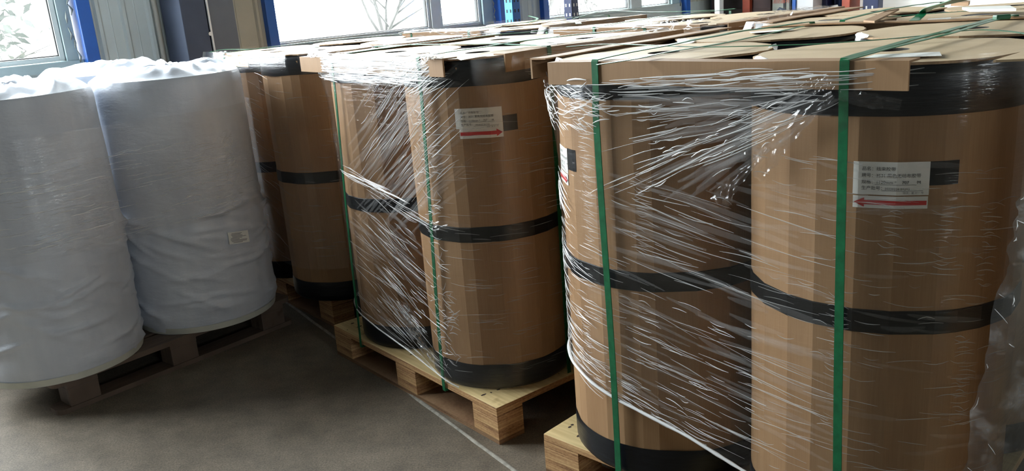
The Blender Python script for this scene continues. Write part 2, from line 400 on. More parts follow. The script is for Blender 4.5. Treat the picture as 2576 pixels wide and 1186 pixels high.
mb = MB(); wbox(mb, S_NEAR - .2, S_FAR + .2, -HALL - .2, -HALL, 0, RZ0); wbox(mb, S_NEAR - .2, S_FAR + .2, -HALL - .2, -HALL, RZ1, Z_ROOF); cur = S_NEAR - .2
for s0, s1 in FILL_WINDOWS + [(S_FAR + .2, S_FAR + .2)]:
    wbox(mb, cur, s0, -HALL - .2, -HALL, RZ0, RZ1); cur = s1
wr = tag(mb.obj('wall_right', 'hall_wall'), kind='structure')
for s0, s1 in FILL_WINDOWS:
    fr = MB(); sm = (s0 + s1) / 2
    for e0, e1, z0, z1 in ((s0, s0 + .05, RZ0, RZ1), (s1 - .05, s1, RZ0, RZ1), (sm - .03, sm + .03, RZ0, RZ1), (s0, s1, RZ0, RZ0 + .05), (s0, s1, RZ1 - .05, RZ1)): wbox(fr, e0, e1, -HALL - .12, -HALL - .06, z0, z1)
    fo = fr.obj('window_frame', 'frame', wr); wbox(MB(), s0, s1, -HALL - .095, -HALL - .09, RZ0, RZ1).obj('pane', 'glass', fo)
mb = MB(); wbox(mb, S_NEAR - .2, S_FAR + .2, -HALL - .2, .16, Z_ROOF, Z_ROOF + .08); tag(mb.obj('ceiling', 'roof'), kind='structure')

# steel column standing at the wall between the two windows
col = tag(empty('steel_column', wp(2.47, -.16, 0)), 'dark grey steel column standing against the wall between two windows', 'column')
def cbox(name, s0, s1, d0, d1, z0, z1, mat, parent=col, **k):
    mb = wbox(MB(), s0, s1, d0, d1, z0, z1); mb.v = [tuple(Vector(v) - parent.location) for v in mb.v]; return mb.obj(name, mat, parent, **k)
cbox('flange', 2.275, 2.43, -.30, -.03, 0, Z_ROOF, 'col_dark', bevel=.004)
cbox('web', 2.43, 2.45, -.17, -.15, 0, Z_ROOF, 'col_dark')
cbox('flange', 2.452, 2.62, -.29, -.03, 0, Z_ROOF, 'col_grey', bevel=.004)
cbox('base_plate', 2.23, 2.66, -.34, -.01, 0, .02, 'col_dark')
cbox('conduit', 2.4385, 2.4485, -.304, -.294, .02, Z_ROOF, 'white_paint')
mb = MB(); mb.tube([wp(2.43, -.305, 1.345) - col.location, wp(2.43, -.312, 1.345) - col.location], .012, 10); mb.obj('bolt', 'white_paint', col)
mb = MB(); pts = [wp(2.245 + .012 * nz(k * .7), -.02 - .01 * nz(k, 4), .02 + k * .12) - col.location for k in range(30)]; mb.tube(pts, .016, 7); mb.obj('downpipe', 'clad_dark', col, smooth=True)

# pallet rack frame beyond the stacks
rack = tag(empty('pallet_rack_frame', WD * 4.75 + WN * 4.72), 'blue slotted pallet rack frame with a diagonal brace near the windows', 'rack')
def upright(p, nm='upright', mat='navy'):
    T = lambda q: p + WD * q.x - WN * q.y + Vector((0, 0, q.z)) - rack.location
    mb = MB(); mb.box((-.035, -.045, .0), (.035, .04, 3.6), T); o = mb.obj(nm, mat, rack, bevel=.005)
    f = MB(); f.box((-.042, .04, .0), (.030, .046, 3.6), T); f.obj('face_plate', 'rackblue_lit' if mat == 'rackblue_lit0' else mat, rack) if False else None
    return o, T
def on_wall_line(x, D):
    d = _fwd + _R * ((x - W_PX / 2) / F_PX) - _U * ((30 - H_PX / 2) / F_PX); o = Vector((0, 0, CAM_H)); t = (D - o.dot(WN)) / d.dot(WN); P = o + d * t; return Vector((P.x, P.y, 0))
pu1 = on_wall_line(1291, 4.72); pu2 = on_wall_line(1439, 4.72)
for p, fm in ((pu1, 'rackblue_lit'), (pu2, 'navy')):
    T = lambda q, p=p: p + WD * q.x - WN * q.y + Vector((0, 0, q.z)) - rack.location
    up = MB().box((-.04, -.045, 0), (.04, .04, 3.6), T).obj('upright', 'navy' if fm == 'navy' else 'blue', rack, bevel=.006)
    # slotted face towards the hall and towards the wall windows
    fc = MB().box((-.046, -.043, 0), (-.0401, .038, 3.6), T).obj('slotted_face', fm, up)
    sl = MB()
    for k in range(44):
        for yy in (-.02, .018):
            sl.box((-.048, yy - .006, .1 + k * .075), (-.0455, yy + .006, .1 + k * .075 + .024), T)
            sl.box((yy - .006, .0399, .1 + k * .075), (yy + .006, .0415, .1 + k * .075 + .024), T)
    tag(sl.obj('slot', 'dark' if fm != 'navy' else 'white_paint', up), kind='stuff')
    MB().box((-.07, -.07, 0), (.07, .07, .008), T).obj('foot_plate', 'navy', rack)
for k in range(3):
    z0 = .35 + k * 1.05
    MB().tube([pu1 + UPV * z0 - rack.location, pu2 + UPV * (z0 + .84) - rack.location], .022, 8).obj('diagonal_brace', 'navy', rack)
for zz in (.25, 3.4): MB().tube([pu1 + UPV * zz - rack.location, pu2 + UPV * zz - rack.location], .02, 8).obj('horizontal_brace', 'navy', rack)

# white pole and dark board before the far corner
pp = WD * 7.98 + WN * 4.9
pl = tag(empty('white_post', pp), 'slim white square post standing before the dark corner', 'post')
MB().box((-.04, -.03, 0), (.04, .03, 3.2), lambda q: WD * q.x - WN * q.y + UPV * q.z).obj('post_tube', 'white_paint', pl, bevel=.004)
MB().box((-.09, -.09, 0), (.09, .09, .01), lambda q: WD * q.x - WN * q.y + UPV * q.z).obj('base_plate', 'white_paint', pl)
bp = wp(8.62, -.10, 0)
bd = tag(empty('dark_board', bp), 'tall dark board leaning in the corner behind the white post', 'board')
MB().box((-.30, -.02, 0), (.5, .02, 2.6), lambda q: WD * q.x - WN * q.y + UPV * q.z).obj('panel', 'dark', bd, bevel=.004)
MB().box((-.33, .02, 0), (-.30, .045, 2.6), lambda q: WD * q.x - WN * q.y + UPV * q.z).obj('edge_strip', 'maroon', bd)

# furniture against the far wall: t is the distance along WN of the window wall frame
def fp(t, e, z): return WD * (S_FAR - .05 - e) + WN * t + UPV * z
def fbox(t0, t1, e0, e1, z0, z1, org): return MB().box((t0, e0, z0), (t1, e1, z1), lambda q: fp(q.x, q.y, q.z) - org)
o = fp(4.85, .3, 0); r_ = tag(empty('red_steel_locker', o), 'red oxide steel locker frame with a dark maroon panel by white wall', 'locker')
fbox(4.90, 4.99, .05, .55, 0, 2.3, o).obj('post', 'redsteel', r_, bevel=.004); fbox(4.68, 4.90, .08, .5, 0, 2.25, o).obj('panel', 'maroon', r_); fbox(4.66, 5.0, .05, .56, 2.25, 2.33, o).obj('top_rail', 'redsteel', r_)
o = fp(4.5, .3, 0); g_ = tag(empty('grey_cabinet', o), 'grey steel cabinet with red lettering beside the maroon panel', 'cabinet')
fbox(4.43, 4.66, .05, .5, 0, 2.1, o).obj('body', 'cab', g_, bevel=.004); fbox(4.50, 4.53, .5, .505, .1, 2.0, o).obj('door_gap', 'dark', g_)
fbox(4.435, 4.455, .5, .52, .1, 2.05, o).obj('door_edge', 'dark', g_)
def text_mesh(body, size):
    c = bpy.data.curves.new('lettering', 'FONT'); c.body = body; c.size = size; c.align_x = 'LEFT'; c.resolution_u = 2
    t = bpy.data.objects.new('lettering', c); COL.objects.link(t)
    dg = bpy.context.evaluated_depsgraph_get(); dg.update()
    me = bpy.data.meshes.new_from_object(t.evaluated_get(dg)); bpy.data.objects.remove(t); bpy.data.curves.remove(c)
    return me
def text_on(body, size, fn, name, mat, parent, sub=None):
    """flat lettering laid onto a surface by fn(x, y)"""
    me = text_mesh(body, size)
    if sub:
        bm = bmesh.new(); bm.from_mesh(me); bmesh.ops.triangulate(bm, faces=bm.faces[:])
        bm.to_mesh(me); bm.free()
    for v in me.vertices: v.co = fn(v.co.x, v.co.y)
    me.materials.clear(); me.materials.append(M[mat]); me.name = name
    return link(name, me, parent)
text_on('消防器材', .05, lambda x, y: fp(4.655 - x, .508, 1.125 + y) - o, 'lettering', 'redsteel', g_)
mb = MB(); mb.tube([fp(4.60, .6, .9) - o, fp(4.58, .6, 1.02) - o, fp(4.52, .6, 1.075) - o, fp(4.45, .6, 1.05) - o, fp(4.41, .58, .93) - o], .012, 7); mb.obj('hose', 'col_dark', g_, smooth=True)
o = fp(4.3, .3, 0); w_ = tag(empty('white_cupboard', o), 'white cupboard with a blue side edge by the far wall', 'cupboard')
fbox(4.20, 4.385, .04, .5, 0, 2.2, o).obj('body', 'white_paint', w_, bevel=.004); fbox(4.385, 4.42, .04, .52, 0, 2.2, o).obj('side_edge', 'blue', w_)
o = fp(4.1, .3, 0); b_ = tag(empty('red_frame_stand', o), 'red steel stand with dark blue sheeting hanging in it', 'stand')
fbox(3.90, 3.985, .05, .3, 0, 2.4, o).obj('post', 'redsteel', b_, bevel=.004); fbox(4.14, 4.20, .05, .3, 0, 2.4, o).obj('post', 'navy', b_, bevel=.004); fbox(3.9, 4.2, .05, .3, 2.36, 2.44, o).obj('top_rail', 'redsteel', b_)
mb = MB(); mb.rings([[fp(3.985 + k * .013, .16 + .03 * math.sin(k * 1.4), z) - o for k in range(13)] for z in (.1, 2.36)], False); mb.rings([[fp(3.985 + k * .013, .15 + .03 * math.sin(k * 1.4), z) - o for k in range(13)] for z in (.1, 2.36)], False); mb.obj('sheet', 'blue_cloth', b_, smooth=True)
o = fp(3.72, .3, 0); n_ = tag(empty('navy_upright', o), 'navy slotted steel upright standing before the white end wall', 'upright')
fbox(3.64, 3.80, .1, .22, 0, 2.8, o).obj('post', 'navy', n_, bevel=.005)
mb = MB()
for k in range(20):
    for tt in (3.70, 3.76): mb.v and None; q = fbox(tt - .008, tt + .008, .22, .2215, .1 + k * .13, .1 + k * .13 + .03, o); mb.add(q.v, q.f)
tag(mb.obj('slot', 'white_paint', n_), kind='stuff'); fbox(3.6, 3.84, .06, .26, 0, .01, o).obj('foot_plate', 'navy', n_)

# outdoors: ground, bare trees and shrubs behind the glass
tag(MB().add([wp(-40, .3, -.05), wp(50, .3, -.05), wp(50, 60, -.05), wp(-40, 60, -.05)], [(0, 1, 2, 3)]).obj('ground_outdoor', 'outdoor'), kind='structure')
def tree(seed, s, d, h, label, leafy=0.):
    rnd = random.Random(seed); base = wp(s, d, -.05); root = tag(empty('bare_tree', base), label, 'tree', 'trees outside the windows')
    mb = MB(); tips = []
    def branch(p, dr, L, r, lv):
        n = 4 if lv < 3 else 3; pts = [p]; rad = [r]
        for i in range(n):
            dr = (dr + Vector((rnd.uniform(-1, 1), rnd.uniform(-1, 1), rnd.uniform(-.3, .6))) * .22).normalized()
            p = p + dr * (L / n); pts.append(p); rad.append(r * (1 - .6 * (i + 1) / n))
        mb.tube(pts, rad, 5 if lv < 2 else 4)
        if lv >= 4: tips.append(p); return
        for k in range(4 if lv < 3 else 3):
            i = rnd.randint(1, n); q = pts[i]
            nd = (dr * .7 + Vector((rnd.uniform(-1, 1), rnd.uniform(-1, 1), rnd.uniform(-.2, .8)))).normalized()
            branch(q, nd, L * rnd.uniform(.5, .75), rad[i] * .8, lv + 1)
    branch(Vector((0, 0, 0)), Vector((rnd.uniform(-.3, .3), rnd.uniform(-.2, .2), 1)).normalized(), h * .45, h * .010, 0)
    mb.obj('branches', 'bark', root, smooth=True)
    if leafy:
        lf = MB()
        for tp in tips:
            for k in range(int(8 * leafy)):
                c = tp + Vector((rnd.gauss(0, .22), rnd.gauss(0, .22), rnd.gauss(0, .2))); a = Vector((rnd.uniform(-1, 1), rnd.uniform(-1, 1), rnd.uniform(-1, 1))).normalized() * .07; b2 = a.orthogonal().normalized() * .025
                lf.add([c - a, c + b2, c + a, c - b2], [(0, 1, 2, 3)])
        tag(lf.obj('foliage', 'leaf', root), kind='stuff')
    return root
tree(1, -1.3, 5.0, 5.5, 'bare tree with a leaning trunk seen through the window by the column')
tree(2, 1.5, 4.0, 4.0, 'bushy grey-green tree behind the window by the column', 1.2)
tree(3, 5.2, 3.5, 4.2, 'bare thin-branched tree behind the wide window beside the blue jamb')
tree(4, 7.4, 4.2, 4.6, 'bare forked tree behind the wide window near its mullion')
tree(5, 9.6, 4.0, 4.4, 'low twiggy tree behind the narrow pane next to the rack', .4)
tree(6, 13.5, 6.0, 5.0, 'pale twiggy tree behind the window beyond the rack', .6)
tree(7, 3.0, 8.0, 3.2, 'short leafy tree low behind the wide window', 1.0)
# ------------------------------------------------------------------ rolls
DECK = .135; RH = 1.126
class Shape:
    """cardboard wrapped round a roll: irregular creased facets"""
    def __init__(s, r, seed, n=27):
        rnd = random.Random(seed); ws = [rnd.uniform(.55, 1.45) for _ in range(n)]; k = 2 * math.pi / sum(ws)
        a = rnd.uniform(0, .2); s.a = []
        for w in ws: s.a.append(a); a += w * k
        s.r = r
    def rad(s, phi):
        phi = (phi - s.a[0]) % (2 * math.pi) + s.a[0]
        for i in range(len(s.a)):
            a0 = s.a[i]; a1 = s.a[i + 1] if i + 1 < len(s.a) else s.a[0] + 2 * math.pi
            if a0 <= phi <= a1: return s.r * math.cos((a1 - a0) / 2) / math.cos(phi - (a0 + a1) / 2)
        return s.r
    def ring(s, e, z): return [Vector((math.cos(a) * (s.r + e), math.sin(a) * (s.r + e), z)) for a in s.a]
def circ(r, z, n=64, wob=0, seed=0, zw=0):
    return [Vector((math.cos(a) * (r + wob * nz(math.cos(a) * 3, math.sin(a) * 3, z * 14 + seed)), math.sin(a) * (r + wob * nz(math.cos(a) * 3, math.sin(a) * 3, z * 14 + seed)), z + zw * nz(math.cos(a) * 2, math.sin(a) * 2, seed + 7))) for a in (6.28318 * i / n for i in range(n))]
def roll_meshes(sh, tape_z=.554, top_z=1.04, seed=0):
    r = sh.r; out = []
    b = MB(); b.rings([sh.ring(0, .04), sh.ring(.0015 * math.sin(seed), .30), sh.ring(0, .56), sh.ring(.001, .8), sh.ring(0, 1.10)]); out.append(('cardboard_wrap', b.mesh('cardboard_wrap', 'cardboard')))
    t = MB(); t.rings([sh.ring(.0012, tape_z), sh.ring(.0032, tape_z + .002), sh.ring(.0032, tape_z + .050), sh.ring(.0012, tape_z + .052)]); out.append(('middle_tape', t.mesh('middle_tape', 'tape')))
    w = MB(); w.rings([circ(r - .05, .0, 64), circ(r - .008, .001, 64), circ(r + .001, .014, 64, .001, seed)] + [circ(r + .0018, z, 64, .0014, seed) for z in (.03, .045, .06, .075)] + [circ(r + .0015, .092, 64, .001, seed, .004), circ(r + .001, .094, 64, 0, seed, .004)]); out.append(('bottom_wrap', w.mesh('bottom_wrap', 'black', True)))
    k = MB(); k.rings([circ(r + .001, top_z, 64, 0, seed, .004), circ(r + .0018, top_z + .002, 64, .0008, seed, .004), circ(r + .0018, 1.07, 64, .0014, seed), circ(r + .0005, 1.10, 64, .0014, seed), circ(r - .004, 1.117, 64, .002, seed), circ(r - .03, 1.1195, 64, 0, seed)]); out.append(('top_wrap', k.mesh('top_wrap', 'black', True)))
    n = 56; rnd = random.Random(seed + 5); jit = [rnd.uniform(-.006, .003) if rnd.random() < .5 else 0 for _ in range(n)]
    def lr(rr, z, j): return [Vector((math.cos(6.28318 * i / n) * (rr + jit[i] * j), math.sin(6.28318 * i / n) * (rr + jit[i] * j), z + .0035 * j * nz(math.cos(6.28318 * i / n) * 1.6, math.sin(6.28318 * i / n) * 1.6, seed))) for i in range(n)]
    l = MB(); l.rings([lr(.043, 1.1205, 0), lr(.043, RH, 0)], mi=2); l.rings([lr(.043, RH, 0), lr(r * .55, RH, .5), lr(r - .004, RH, 1)]); l.rings([lr(r - .004, RH, 1), lr(r - .004, 1.1205, 1), lr(r * .5, 1.1200, 0)], mi=1)
    out.append(('lid', l.mesh('lid', ['kraft', 'kraft_edge', 'core'])))
    c = MB(); c.rings([circ(.045, .75, 24), circ(.045, 1.1215, 24)]); c.rings([circ(.0435, 1.1215, 24), circ(.0435, .75, 24)]); c.add(circ(.0435, .76, 24), [tuple(range(24))]); out.append(('core', c.mesh('core', 'core')))
    return out
def make_roll(x, y, sh, label, group, seed=0, meshes=None, rz=0, **k):
    root = tag(empty('cardboard_roll', (x, y, DECK), rz), label, 'roll', group)
    for nme, me in (meshes or roll_meshes(sh, seed=seed, **k)): link(nme, me, root)
    return root
def patch(sh, p0, p1, z0, z1, e, skew=0, nphi=14):
    """sheet stuck on a roll; local z (above the deck); e stands off the cardboard"""
    mb = MB(); rows = []
    for z in (z0, (z0 + z1) / 2, z1):
        rows.append([Vector((math.cos(p), math.sin(p), 0)) * (sh.rad(p) + e) + UPV * (z + skew * (p - p0)) for p in (p0 + (p1 - p0) * i / nphi for i in range(nphi + 1))])
    mb.rings(rows, False); return mb
def on_roll(sh, p0, z0, e): return lambda x, y: Vector((math.cos(p0 + x / sh.r), math.sin(p0 + x / sh.r), 0)) * (sh.rad(p0 + x / sh.r) + e) + UPV * (z0 + y)
def put_label(root, sh, p0, p1, z0, z1, arrow, ap0, ap1, az0, az1, tp, tz, skew=0, hand='20220228 8×2×5', num='707', asx=None):
    D = math.radians; p0, p1, ap0, ap1 = D(p0), D(p1), D(ap0), D(ap1)
    z0 -= DECK; z1 -= DECK; az0 -= DECK; az1 -= DECK
    lb = tag(patch(sh, p0, p1, z0, z1, .0022, skew).obj('paper_label', 'paper', root), 'white printed paper label')
    W_ = (p1 - p0) * sh.r; Hh = z1 - z0; s = Hh / .067
    sk = skew * sh.r if False else 0
    fn = lambda x0, y0: (lambda x, y: on_roll(sh, p0, z1 - y0 * Hh, .0034)(x0 * W_ + x, y + skew * (x0 * W_ + x) / sh.r))
    rows = [('品名：线束胶带', .115, .255, .0088), ('牌号：3531 黑色无纺布胶带', .115, .455, .0088), ('规格：1120mm *    %s      M' % num, .115, .655, .0088), ('生产批号：', .115, .84, .0088)]
    for body, x0, y0, sz in rows: text_on(body, sz * s, fn(x0, y0), 'lettering', 'ink', lb, True)
    text_on(hand, .0066 * s, fn(.42, .84), 'lettering', 'ink', lb, True)
    text_on('班次：量 分一 号', .005 * s, fn(.66, .955), 'lettering', 'sticker_gray', lb, True)
    for x0, x1, y0 in ((.29, .83, .69), (.38, .92, .872)):
        u_ = MB(); f = fn(x0, y0); n = 10; u_.rings([[f((x1 - x0) * W_ * i / n, d) for i in range(n + 1)] for d in (0, .0007)], False); u_.obj('underline', 'ink', lb)
    ab = tag(patch(sh, ap0, ap1, az0, az1, .0026, skew).obj('arrow_sticker', 'paper', root), 'white sticker with a red arrow')
    aw = (ap1 - ap0) * sh.r; ah = az1 - az0; g = on_roll(sh, ap0, az0, .0044)
    x0, x1 = (.02, .985); hd = .14; n = 12; am = MB()
    def mp(fx, fy): x = (fx if arrow == 'right' else 1 - fx) * aw; return g(x, fy * ah + skew * x / sh.r)
    am.rings([[mp(x0 + (x1 - hd - x0) * i / n, fy) for i in range(n + 1)] for fy in (.30, .66)], False)
    am.rings([[mp(x1 - hd, .10), mp(x1 - hd * .5, .29), mp(x1, .48)], [mp(x1 - hd, .86), mp(x1 - hd * .5, .67), mp(x1, .481)]], False)
    am.obj('arrow', 'red', ab)
    q0, q1 = map(D, tp); tag(patch(sh, q0, q1, tz[0] - DECK, tz[1] - DECK, .0016, 0, 6).obj('tape_patch', 'tape', root), 'square of black tape')

class Stack:
    def __init__(s, c0, t, r, g):
        s.c0 = Vector((*c0, 0)); s.t = t; s.r = r; s.g = g; s.u = Vector((math.cos(t), math.sin(t), 0)); s.v = Vector((-math.sin(t), math.cos(t), 0))
    def w(s, x, y, z=0): return s.c0 + s.u * x + s.v * y + UPV * z
    def shifted(s, d, du=0): n = s.c0 + s.v * d + s.u * du; return Stack((n.x, n.y), s.t, s.r, s.g)
    def local(s, P): d = P - s.c0; return Vector((d.dot(s.u), d.dot(s.v), P.z))
SB = Stack((-.390, 3.316), -.8975, .256, .518)
SC = Stack((.443, 2.300), -.7773, .290, .586)
_d1 = Vector((-.82, 3.95, 0)); _d0 = _d1 - SB.u * .518
SD = Stack((_d0.x, _d0.y), -.8975, .256, .518)
_b2 = SB.w(-.03, 1.20); SB2 = Stack((_b2.x, _b2.y), -.84, .256, .518); SD2 = SD.shifted(1.19); _c2 = SC.w(-.05, 1.165); SC2 = Stack((_c2.x, _c2.y), SC.t, .24, .485)
def col_at(S, i, j): return S.w(i * S.g, j * S.g)

shB = [Shape(.256, 11, 25), Shape(.256, 12, 24)]; shC = [Shape(.290, 21, 26), Shape(.290, 25, 27)]; shD = Shape(.256, 31, 24)
p = col_at(SB, 0, 0); make_roll(p.x, p.y, shB[0], 'cardboard roll with black middle tape left of the right-arrow label roll', 'rolls on the wrapped pallet with right arrow', 1, tape_z=.556)
p = col_at(SB, 1, 0); rB1 = make_roll(p.x, p.y, shB[1], 'cardboard roll with a paper label and red arrow pointing right', 'rolls on the wrapped pallet with right arrow', 2, tape_z=.532)
put_label(rB1, shB[1], -108.7, -75.2, 1.043, 1.108, 'right', -106.3, -75.3, 1.012, 1.044, (-74.9, -63.7), (1.026, 1.076), skew=-.004, hand='20220227 8×1×4')
p = col_at(SC, 0, 0); rC0 = make_roll(p.x, p.y, shC[0], 'wide cardboard roll with its paper label turned round its side', 'rolls on the wrapped pallet with left arrow', 3, tape_z=.549)
put_label(rC0, shC[0], -188, -163.9, .968, 1.036, 'right', -187, -164.2, .935, .966, (-163.6, -154.6), (.980, 1.038))
p = col_at(SC, 1, 0); rC1 = make_roll(p.x, p.y, shC[1], 'wide cardboard roll with a paper label and red arrow pointing left', 'rolls on the wrapped pallet with left arrow', 4, tape_z=.569, top_z=1.023)
put_label(rC1, shC[1], -125.2, -97.5, 1.003, 1.070, 'left', -125.0, -97.7, .9755, 1.0005, (-97.6, -86.6), (1.020, 1.068), skew=-.004)
farB = roll_meshes(Shape(.256, 41, 26), seed=9); farC = roll_meshes(Shape(.290, 51, 26), seed=10); farS = roll_meshes(Shape(.24, 61, 24), seed=13)
rnd = random.Random(5)
def far(S, items, grp):
    ms = {.256: farB, .29: farC, .24: farS}[round(S.r, 3)]
    for (i, j), lab in items:
        p = col_at(S, i, j); make_roll(p.x, p.y, None, lab, grp, meshes=ms, rz=rnd.uniform(0, 6.28))
far(SB, (((0, 1), 'lidded cardboard roll behind the unlabelled roll of the right-arrow pallet'), ((1, 1), 'lidded cardboard roll right behind the right-arrow label roll')), 'back rolls on the right-arrow pallet')
far(SC, (((0, 1), 'lidded cardboard roll right behind the roll with the half-hidden label'), ((1, 1), 'lidded cardboard roll right behind the left-arrow label roll')), 'back rolls on the left-arrow pallet')
p = col_at(SD, 1, 0); make_roll(p.x, p.y, shD, 'shaded cardboard roll between the white rolls and the right-arrow pallet', 'rolls on the shaded pallet', 6, tape_z=.56)
p = col_at(SD, 0, 0); make_roll(p.x, p.y, None, 'cardboard roll half hidden behind the white wrapped roll', 'rolls on the shaded pallet', meshes=farB, rz=1.0)
far(SD, (((0, 1), 'lidded cardboard roll behind the half hidden roll, under the wide window'), ((1, 1), 'lidded cardboard roll right behind the shaded roll')), 'back rolls on the shaded pallet')
far(SD2, (((0, 0), 'lidded roll under the wide window, with bright film-covered edge board'), ((1, 0), 'lidded roll of the back row between bright edge board and middle pallet'), ((0, 1), 'lidded roll of the back row closest to the blue rack frame'), ((1, 1), 'lidded roll of the back row beside the closest one to the rack')), 'back row rolls near the windows')
far(SB2, (((0, 0), 'lidded roll of the middle back row just behind the right-arrow pallet'), ((1, 0), 'lidded roll under lumped film between the right-arrow and left-arrow pallets'), ((0, 1), 'lidded roll at the far edge of the middle back row below the rack'), ((1, 1), 'lidded roll at the far edge of the middle back row below the red locker')), 'back row rolls in the middle')
far(SC2, (((0, 0), 'smaller lidded roll with slanting edge board just behind the left-arrow pallet'), ((1, 0), 'smaller lidded roll behind the left-arrow pallet with a white paper strip'), ((0, 1), 'smaller lidded roll at the far edge below the white end wall'), ((1, 1), 'smaller lidded roll at the far edge beneath the torn foam sheet')), 'back row smaller rolls')

# torn white film scraps round some lid rims
def torn_edge(root, r, x, y, arc, seed):
    P = px(x, y, DECK + RH); c = root.location; a0 = math.atan2(P.y - c.y, P.x - c.x); n = 16; rows = []
    for i in range(n + 1):
        q = a0 + arc * (i / n - .5); h = .006 + .012 * abs(nz(i * .7, seed)); e = .004 * nz(i * .9, seed + 2); k = math.sin(math.pi * i / n)
        d = Vector((math.cos(q), math.sin(q), 0)); rows.append([d * (r - .016 - e) + UPV * (RH + .004 * k), d * (r - .003) + UPV * (RH + .005 + h * .4 * k), d * (r + .001 + e) + UPV * (RH - h * k)])
    rz = root.rotation_euler.z; m = Matrix.Rotation(-rz, 4, 'Z'); mb = MB(); mb.rings([[m @ p for p in r_] for r_ in rows], False); mb.obj('torn_film_edge', 'crease_bright', root, smooth=True)
_rolls = [o for o in COL.objects if o.name.startswith('cardboard_roll')]
def roll_near(S, i, j): p = col_at(S, i, j); return min(_rolls, key=lambda o: (Vector((o.location.x, o.location.y, 0)) - p).length)
torn_edge(rC0, .29, 1958, 118, .35, 1); torn_edge(rC1, .29, 1905, 152, .25, 2); torn_edge(roll_near(SC, 0, 1), .29, 1705, 106, .4, 3); torn_edge(roll_near(SC, 1, 1), .29, 2142, 92, .35, 4)
torn_edge(rC0, .29, 1412, 152, .3, 5); torn_edge(roll_near(SB, 1, 1), .256, 1325, 118, .5, 6); torn_edge(roll_near(SB, 0, 1), .256, 1110, 95, .4, 7)

# ------------------------------------------------------------------ pallets
def ply_pallet(origin, t, S, label, group='plywood pallets under the rolls', detail=True):
    """origin: floor corner at the left end of the front edge"""
    root = tag(empty('plywood_pallet', (origin.x, origin.y, 0), t), label, 'pallet', group)
    mb = MB().box((0, 0, .112), (S, S, DECK)); mb.m = [1, 0, 1, 1, 1, 1]; mb.obj('deck_sheet', ['ply_top', 'ply_side'], root, bevel=.002)
    bw, bd = .135, .11
    blk = MB().box((0, 0, .016), (bw, bd, .112)).mesh('block', 'ply_side')
    for x in (0, (S - bw) / 2, S - bw):
        for y in (0, (S - bd) / 2, S - bd): b = link('block', blk, root); b.location = (x, y, 0)
    brd = MB().box((0, 0, 0), (S, bd, .016)).mesh('bottom_board', 'ply_shaded')
    for y in (0, (S - bd) / 2, S - bd): b = link('bottom_board', brd, root); b.location = (0, y, 0)
    if detail:
        rn = random.Random(int(S * 100 + origin.x * 50)); nh = MB()
        for k in range(16):
            x = rn.choice((.04, .10, S / 2 - .03, S / 2 + .03, S - .10, S - .04)) + rn.uniform(-.01, .01); y = rn.uniform(.01, .12) if k % 2 else rn.uniform(.1, S - .1)
            a = rn.uniform(.003, .006); b2 = a * rn.uniform(.5, 2.5)
            nh.add([Vector((x + a * math.cos(q), y + b2 * math.sin(q), DECK + .0004)) for q in (0, 1.05, 2.09, 3.14, 4.19, 5.24)], [tuple(range(6))])
        tag(nh.obj('nail_hole', 'knot', root), kind='stuff')
    return root
ply_pallet(Vector((-.793, 3.398, 0)), -.8993, 1.12, 'pale plywood pallet under the rolls with right arrow label')
_c = px(1367, 1092, DECK); ply_pallet(_c, -.7773, 1.14, 'pale plywood pallet under the rolls with left arrow label')
_n = Vector((-.862, 3.715, 0)); ply_pallet(_n - SB.u * 1.12, -.8975, 1.12, 'plywood pallet under the shaded roll behind the right-arrow pallet')
for S, lab in ((SD2, 'plywood pallet under the back row rolls near the windows'), (SB2, 'plywood pallet under the back row rolls in the middle'), (SC2, 'plywood pallet under the back row smaller rolls')):
    h_ = .56 if S.r > .25 else .49; c = S.w(S.g / 2 - h_, S.g / 2 - h_); ply_pallet(c, S.t, 2 * h_, lab, detail=False)

# old pallet and white wrapped rolls
WT = .849; wo = Vector((-1.803, 2.994, 0))
wpal = tag(empty('old_wooden_pallet', wo, WT), 'worn dark wooden pallet under the white wrapped rolls', 'pallet')
def rboard(L, wd, z0, z1, rr=.05):
    mb = MB(); pr = []
    for cx, cy, a0 in ((L - rr, rr, -90), (L - rr, wd - rr, 0), (rr, wd - rr, 90), (rr, rr, 180)):
        for k in range(5): a = math.radians(a0 + k * 22.5); pr.append((cx + rr * math.cos(a), cy + rr * math.sin(a)))
    mb.rings([[Vector((x, y, z)) for x, y in pr] for z in (z0, z1)], True, True, True); return mb
LW = 1.10
for y in (0, .50, 1.0): rboard(LW, .10, 0, .02, .03).obj('bottom_board', 'old_wood', wpal).location = (0, y, 0)
for x in (.05, .48, .93):
    for y in (.0, .50, 1.0): MB().box((x, y, .02), (x + .12, y + .10, .095)).obj('block', 'old_wood', wpal, bevel=.003)
for x in (.05, .48, .93): MB().box((x, 0, .095), (x + .12, 1.1, .113)).obj('stringer_board', 'old_wood', wpal)
for k in range(7): rboard(LW, .13, .113, DECK, .03).obj('deck_board', 'old_wood', wpal).location = (0, k * .162, 0)

